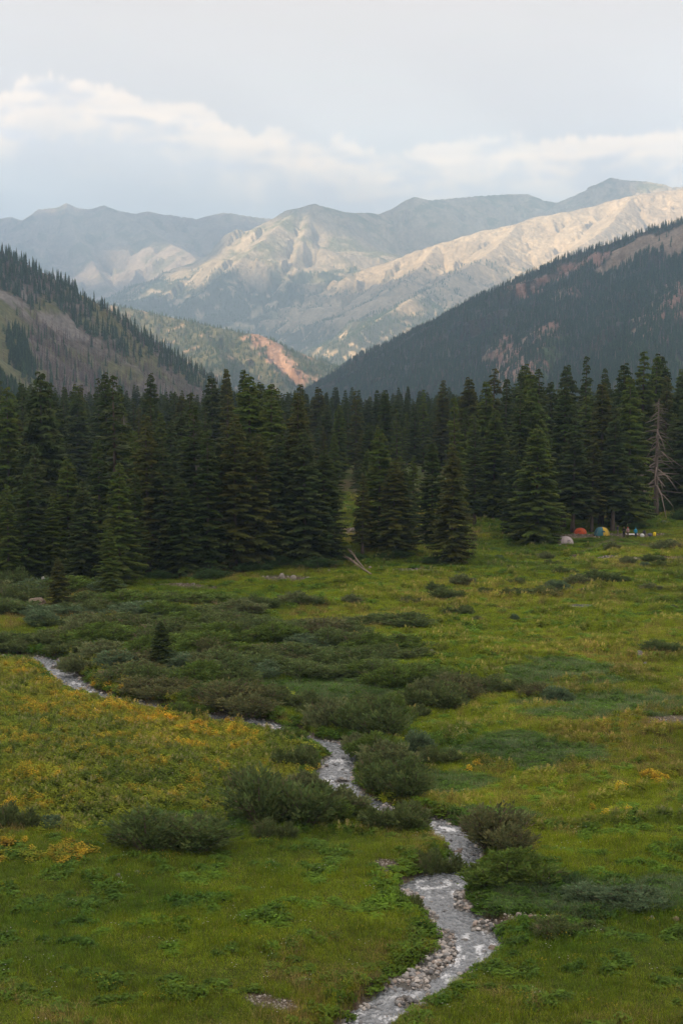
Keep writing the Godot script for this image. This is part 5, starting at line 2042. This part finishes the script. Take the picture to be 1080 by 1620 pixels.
	for i in 6:
		for j in 12:
			var p := []
			for q in [[i, j], [i, j + 1], [i + 1, j + 1], [i + 1, j]]:
				var a: float = PI * 0.56 * q[0] / 6.0
				var b: float = TAU * q[1] / 12.0
				p.append((Vector3(0, 1.665, 0.0) + Vector3(sin(a) * cos(b) * 0.1, cos(a) * 0.105, sin(a) * sin(b) * 0.108)) * k)
			hm.quad(p[0], p[1], p[2], p[3], hat)
	part("hat" if pose != 3 else "hood", hm.mesh(true), painted(0.9), o)

func rounded_bag(at: Vector3, size: Vector3, c: Color, called: String, label: String, category: String) -> void:
	var o := thing(called, label, category, at, at.x)
	var t := Tris.new()
	for i in 8:
		for j in 12:
			var p := []
			for q in [[i, j], [i, j + 1], [i + 1, j + 1], [i + 1, j]]:
				var a: float = PI * q[0] / 8.0
				var b: float = TAU * q[1] / 12.0
				var d := Vector3(sin(a) * cos(b), cos(a), sin(a) * sin(b))
				var sq := 1.0 / pow(pow(absf(d.x), 4.0) + pow(absf(d.y), 4.0) + pow(absf(d.z), 4.0), 0.25)
				d = d * lerpf(1.0, sq, 0.6) * (1.0 + 0.08 * n_soft.get_noise_3dv(d * 12.0 + at))
				p.append(d * size * 0.5 + Vector3(0, size.y * 0.48, 0))
			t.quad(p[0], p[1], p[2], p[3], Color.WHITE)
	part("sack", t.mesh(true), matte(c.r, c.g, c.b, 0.75), o)
	var s := Tris.new()
	s.tube([Vector3(-size.x * 0.2, size.y * 0.93, 0), Vector3(0, size.y * 1.14, 0), Vector3(size.x * 0.2, size.y * 0.93, 0)], [0.02, 0.02, 0.02], 5, Color.WHITE)
	part("strap", s.mesh(), matte(0.05, 0.05, 0.05), o)

const BOULDERS = [
	[-36.84, -180.89, 3.2, 1.3, 0, 0],
	[-8.1, -204.67, 1.15, 1, 1, 1],
	[-6.55, -204.67, 1, 0.8, 1, 2],
	[58.36, -272.92, 2.2, 0.6, 1, 3],
	[9.35, -154.59, 0.5, 0.35, 1, 4],
	[-13.07, -86.19, 0.4, 0.25, 2, 4],
	[-12.05, -86.84, 0.4, 0.25, 2, 4],
	[4.03, -213.18, 0.8, 0.45, 1, 5],
	[17.83, -78.31, 0.5, 0.3, 3, 6],
	[10.21, -79.5, 0.45, 0.3, 3, 6],
	[11.2, -79.22, 0.4, 0.3, 1, 6],
	[30.41, -152.27, 0.6, 0.35, 2, 4],
	[11.48, -213.18, 0.9, 0.4, 3, 5],
	[17.41, -214.45, 0.7, 0.35, 2, 5],
	[-1.78, -211.3, 0.6, 0.35, 1, 5],
	[35.03, -241.84, 0.6, 0.35, 1, 5],
	[35.93, -241.03, 0.5, 0.3, 3, 5],
	[29.92, -147.22, 0.5, 0.3, 2, 4],
	[54.48, -287, 1.3, 1.5, 3, 7],  # the tree stump, built from a boulder mesh
	[16.58, -78.49, 0.4, 0.25, 1, 6],
	[8.91, -79.5, 0.5, 0.35, 3, 6],
	[9.65, -79.96, 0.4, 0.3, 1, 6]]   # x, z, width, height, tone, label number
const BOULDER_LABELS = [
	["big tan boulder rising from the willow thicket", ""],
	["larger pale boulder on the bare stony slope", ""],
	["smaller pale boulder on the bare stony slope", ""],
	["low flat whitish boulder on the right meadow", ""],
	["small stone lying in the open meadow", "stones in the open meadow"],
	["small pale stone in the grass by the forest edge", "stones along the forest edge"],
	["small stone in the dry side channel", "stones of the side channel"],
	["tall brown stump built as a boulder against the forest on the right meadow", ""]]
const CAMP = [
	[36.32, -245.13],
	[40.56, -256.45],
	[43.76, -253.75],
	[46.59, -254.64],
	[47.16, -251.98],
	[47.8, -251.98],
	[48.95, -251.1],
	[50.23, -251.98],
	[51.25, -255.54],
	[51.85, -253.75],
	[52.65, -253.75],
	[-40.01, -201.79],
	[-43.07, -204.67],
	[-41.46, -205.26],
	[48.87, -253.75],
	[29.52, -181.81]]   # places: x, z
const LOGS = [
	[0.82, -217.04, 4.06, -205.26, 0.2, 'weathered split log lying aslant on the grass, the longer of two', 0.5],
	[1.2, -220.37, 3.28, -210.68, 0.16, 'shorter weathered log resting beside the split log', 0.55],
	[-41.68, -201.23, -39.03, -200.66, 0.18, 'pale log seat at the small camp behind the thicket', 0.1],
	[49.66, -252.86, 50.97, -251.98, 0.14, 'short log beside the packs in the camp', 0.05]]

func make_camp() -> void:
	var c := []
	for p in CAMP: c.append(on_ground(p[0], p[1]))
	dome_tent(c[0], 0.5, 2.7, 2.3, 1.35, Color(0.3, 0.255, 0.25), Color(0.36, 0.31, 0.3), "pale pinkish grey dome tent on the grass before the spruces")
	dome_tent(c[1], -0.3, 2.2, 1.8, 1.0, Color(0.36, 0.06, 0.018), Color(0.4, 0.07, 0.02), "orange dome tent half hidden behind the spruce trunks")
	dome_tent(c[2], 0.1, 2.5, 2.1, 1.4, Color(0.035, 0.11, 0.13), Color(0.42, 0.28, 0.035), "teal and yellow dome tent under the spruces")
	person(c[3], 0.9, 1.72, 0, Color(0.03, 0.035, 0.045), Color(0.12, 0.09, 0.07), Color(0.03, 0.03, 0.03), "person in dark clothes standing nearest the yellow tent")
	person(c[4], -0.6, 1.8, 1, Color(0.02, 0.02, 0.022), Color(0.02, 0.02, 0.025), Color(0.05, 0.035, 0.03), "person all in black standing beside the one in a red hat")
	person(c[5], 0.3, 1.75, 2, Color(0.3, 0.19, 0.17), Color(0.11, 0.085, 0.07), Color(0.42, 0.03, 0.03), "person in a dusty pink top and red hat standing in the camp")
	person(c[6], 2.6, 1.72, 3, Color(0.03, 0.27, 0.42), Color(0.04, 0.05, 0.08), Color(0.04, 0.3, 0.45), "person in a bright blue hooded jacket facing away")
	rounded_bag(c[7], Vector3(0.7, 0.65, 0.55), Color(0.55, 0.54, 0.52), "camp_sack", "whitish sack lying beside the dark backpacks in the camp", "bag")
	rounded_bag(c[8], Vector3(0.6, 0.85, 0.5), Color(0.035, 0.035, 0.04), "backpack", "black backpack standing between the white sack and the grey one", "backpack")
	rounded_bag(c[9], Vector3(0.9, 0.55, 0.6), Color(0.09, 0.09, 0.13), "backpack", "dark grey backpack lying beside the yellow sack", "backpack")
	rounded_bag(c[10], Vector3(0.5, 0.75, 0.45), Color(0.7, 0.5, 0.02), "camp_sack", "yellow sack at the end of the row of packs", "bag")
	rounded_bag(c[11], Vector3(0.5, 1.0, 0.5), Color(0.55, 0.55, 0.53), "camp_sack", "white sack at the small camp behind the thicket", "bag")
	dome_tent(c[12], 0.4, 2.0, 1.7, 1.1, Color(0.03, 0.12, 0.32), Color(0.05, 0.2, 0.13), "small blue and green tent half hidden behind the thicket")
	rounded_bag(c[13], Vector3(0.35, 0.5, 0.35), Color(0.6, 0.6, 0.58), "camp_sack", "small white sack hung low beside the blue tent", "bag")
	# grey groundsheet spread between the people and the packs
	var sheet := Tris.new()
	for i in 6:
		for j in 3:
			var q := []
			for e in [[i, j], [i, j + 1], [i + 1, j + 1], [i + 1, j]]:
				var x: float = c[14].x + e[0] * 0.32 - 1.0
				var z: float = c[14].z + e[1] * 0.4 - 0.6
				q.append(Vector3(x, gy(x, z) + 0.34 + 0.08 * n_fine.get_noise_2d(x * 9.0, z * 9.0), z))
			sheet.quad(q[0], q[1], q[2], q[3], Color.WHITE)
	var so := MeshInstance3D.new()
	so.name = numbered("ground_sheet")
	so.mesh = sheet.mesh(true)
	so.material_override = matte(0.45, 0.44, 0.43)
	add_child(so)
	tag(so, "pale grey ground sheet lying crumpled beside the blue jacketed person", "sheet")
	# logs
	var wood := painted(0.9)
	for l in LOGS:
		var a := on_ground(l[0], l[1])
		var b := on_ground(l[2], l[3])
		var o := thing("fallen_log", l[5], "log", a)
		var t := Tris.new()
		var pts := []
		var rad := []
		for i in 9:
			var f := i / 8.0
			pts.append((b - a) * f + Vector3(0, l[4] * 0.8 + l[6] * (1.0 - f), 0) + Vector3(0.05 * sin(f * 7.0), 0.04 * sin(f * 9.0), 0))
			rad.append(l[4] * (1.0 - 0.35 * f))
		t.tube(pts, rad, 9, Color(0.19, 0.15, 0.115))
		part("trunk", t.mesh(true), wood, o)
		var br := Tris.new()
		rng.seed = int(l[0] * 10 + 900)
		for k in 7:
			var q: Vector3 = pts[k % 4]
			var d := Vector3(rng.randf_range(-0.8, 0.3), rng.randf_range(0.1, 0.7), rng.randf_range(-0.6, 0.6))
			br.tube([q, q + d * 0.5, q + d * 0.9 + Vector3(0, 0.06, 0)], [0.08, 0.05, 0.015], 4, Color(0.2, 0.16, 0.125))
		part("root_stubs", br.mesh(), wood, o)
	# boulders
	var shapes := []
	for k in 5: shapes.append(stone_mesh(801 + k, 0.85))
	var mats := {}
	var tones := [Color(0.3, 0.24, 0.185), Color(0.42, 0.38, 0.34), Color(0.3, 0.29, 0.28), Color(0.36, 0.27, 0.2)]
	for b in BOULDERS:
		var k := int(b[4])
		if not mats.has(k):
			var sm := matte(tones[k].r, tones[k].g, tones[k].b, 0.92)
			sm.uv1_triplanar = true
			sm.uv1_scale = Vector3.ONE * 0.9
			sm.albedo_texture = noise_texture(71, 0.03, 5, Color(0.55, 0.53, 0.5), Color(1, 1, 1), 256)
			mats[k] = sm
		var o := MeshInstance3D.new()
		o.name = numbered("boulder")
		o.mesh = shapes[int(absf(b[0] * 3.0)) % 5]
		o.material_override = mats[k]
		add_child(o)
		o.position = on_ground(b[0], b[1], b[3] * 0.22)
		o.rotation.y = b[0]
		o.scale = Vector3(b[2], b[3] * 1.3, b[2] * 0.8)
		var lab: Array = BOULDER_LABELS[int(b[5])]
		tag(o, lab[0], "boulder", lab[1])
	# rubble on the bare slopes
	rng.seed = 860
	var at := []
	var cols := PackedColorArray()
	for d in DIRT:
		for k in 260:
			var a := rng.randf() * TAU
			var r := sqrt(rng.randf())
			var x: float = d[0] + cos(a) * r * d[2]
			var z: float = d[1] + sin(a) * r * d[3]
			if stream_dist(x, z) < 0.2 or bare(x, z) < 0.5: continue
			var s := 0.05 + 0.28 * pow(rng.randf(), 4.0)
			if z > -150.0: s *= 0.6
			at.append(Transform3D(Basis(Vector3.UP, rng.randf() * TAU).scaled(Vector3(s, s, s)), on_ground(x, z, s * 0.1)))
			var v := rng.randf_range(0.16, 0.36)
			cols.append(Color(v, v * 0.9, v * 0.78))
	scatter("rubble", stone_mesh(811, 0.7), painted(0.9), at, cols, "small stones strewn over the bare earth patches", "gravel")
	# a pool of still water on the far grass
	var pool := Tris.new()
	var pc := on_ground(c[15].x, c[15].z)
	var level := -1e9
	var ring := []
	for k in 20:
		var a := TAU * k / 20.0
		var r := 1.0 + 0.25 * n_fine.get_noise_2d(cos(a) * 5.0, sin(a) * 5.0)
		ring.append(Vector3(pc.x + cos(a) * 1.9 * r, 0, pc.z + sin(a) * 1.5 * r))
		level = maxf(level, gy(ring[k].x, ring[k].z) + 0.05)
	for k in 20:
		pool.tri(Vector3(pc.x, level, pc.z), Vector3(ring[(k + 1) % 20].x, level, ring[(k + 1) % 20].z), Vector3(ring[k].x, level, ring[k].z), Color(0.1, 0.105, 0.1))
	var pm := painted(0.12)
	pm.metallic_specular = 0.7
	structure("pool_water", pool.mesh(), pm, "small still pool lying in the far grass", "pool")

# ------------------------------------------------------------------ everything
func _ready() -> void:
	t_start = Time.get_ticks_msec()
	var cam := Camera3D.new()
	cam.name = "camera"
	cam.position = Vector3(0, 30.5, 0)
	cam.rotation_degrees = Vector3(-5.947, 0, 0)
	cam.fov = 37.30
	cam.near = 1.0
	cam.far = 60000.0
	add_child(cam)
	cam.current = true
	var env := Environment.new()
	env.background_mode = Environment.BG_SKY
	env.tonemap_mode = Environment.TONE_MAPPER_LINEAR
	env.tonemap_exposure = 3.0
	env.sdfgi_enabled = true
	env.ssao_enabled = true
	env.ssil_enabled = true
	env.fog_enabled = true
	env.fog_density = 0.000096
	env.fog_light_color = Color(0.73, 0.865, 1.0)
	set_noise(n_soft, 1, 0.08, 4)
	set_noise(n_fine, 2, 0.25, 3)
	set_noise(n_ridge, 3, 0.01, 4, FastNoiseLite.FRACTAL_RIDGED)
	set_noise(n_patch, 4, 0.03, 3)
	set_noise(n_cell, 6, 0.09, 1)
	var sky := Sky.new()
	var sm := PanoramaSkyMaterial.new()
	sm.panorama = make_sky()
	sm.energy_multiplier = 0.71
	sky.sky_material = sm
	env.sky = sky
	var we := WorldEnvironment.new()
	we.name = "world_environment"
	we.environment = env
	add_child(we)
	var sun := DirectionalLight3D.new()
	sun.name = "sun"
	sun.light_color = Color(1.0, 0.87, 0.7)
	sun.light_energy = 1.6
	sun.light_angular_distance = 1.6
	sun.shadow_enabled = true
	add_child(sun)
	sun.look_at_from_position(Vector3.ZERO, -SUN_TOWARDS)
	stage("sky")

	prepare_stream()
	make_ground()
	stage("ground")
	make_mountains()
	make_shade_clouds()
	stage("clouds")
	make_stream()
	stage("stream")
	make_forest()
	stage("forest")
	make_shrubs()
	stage("shrubs")
	make_meadow()
	stage("meadow")
	make_camp()
	stage("camp")
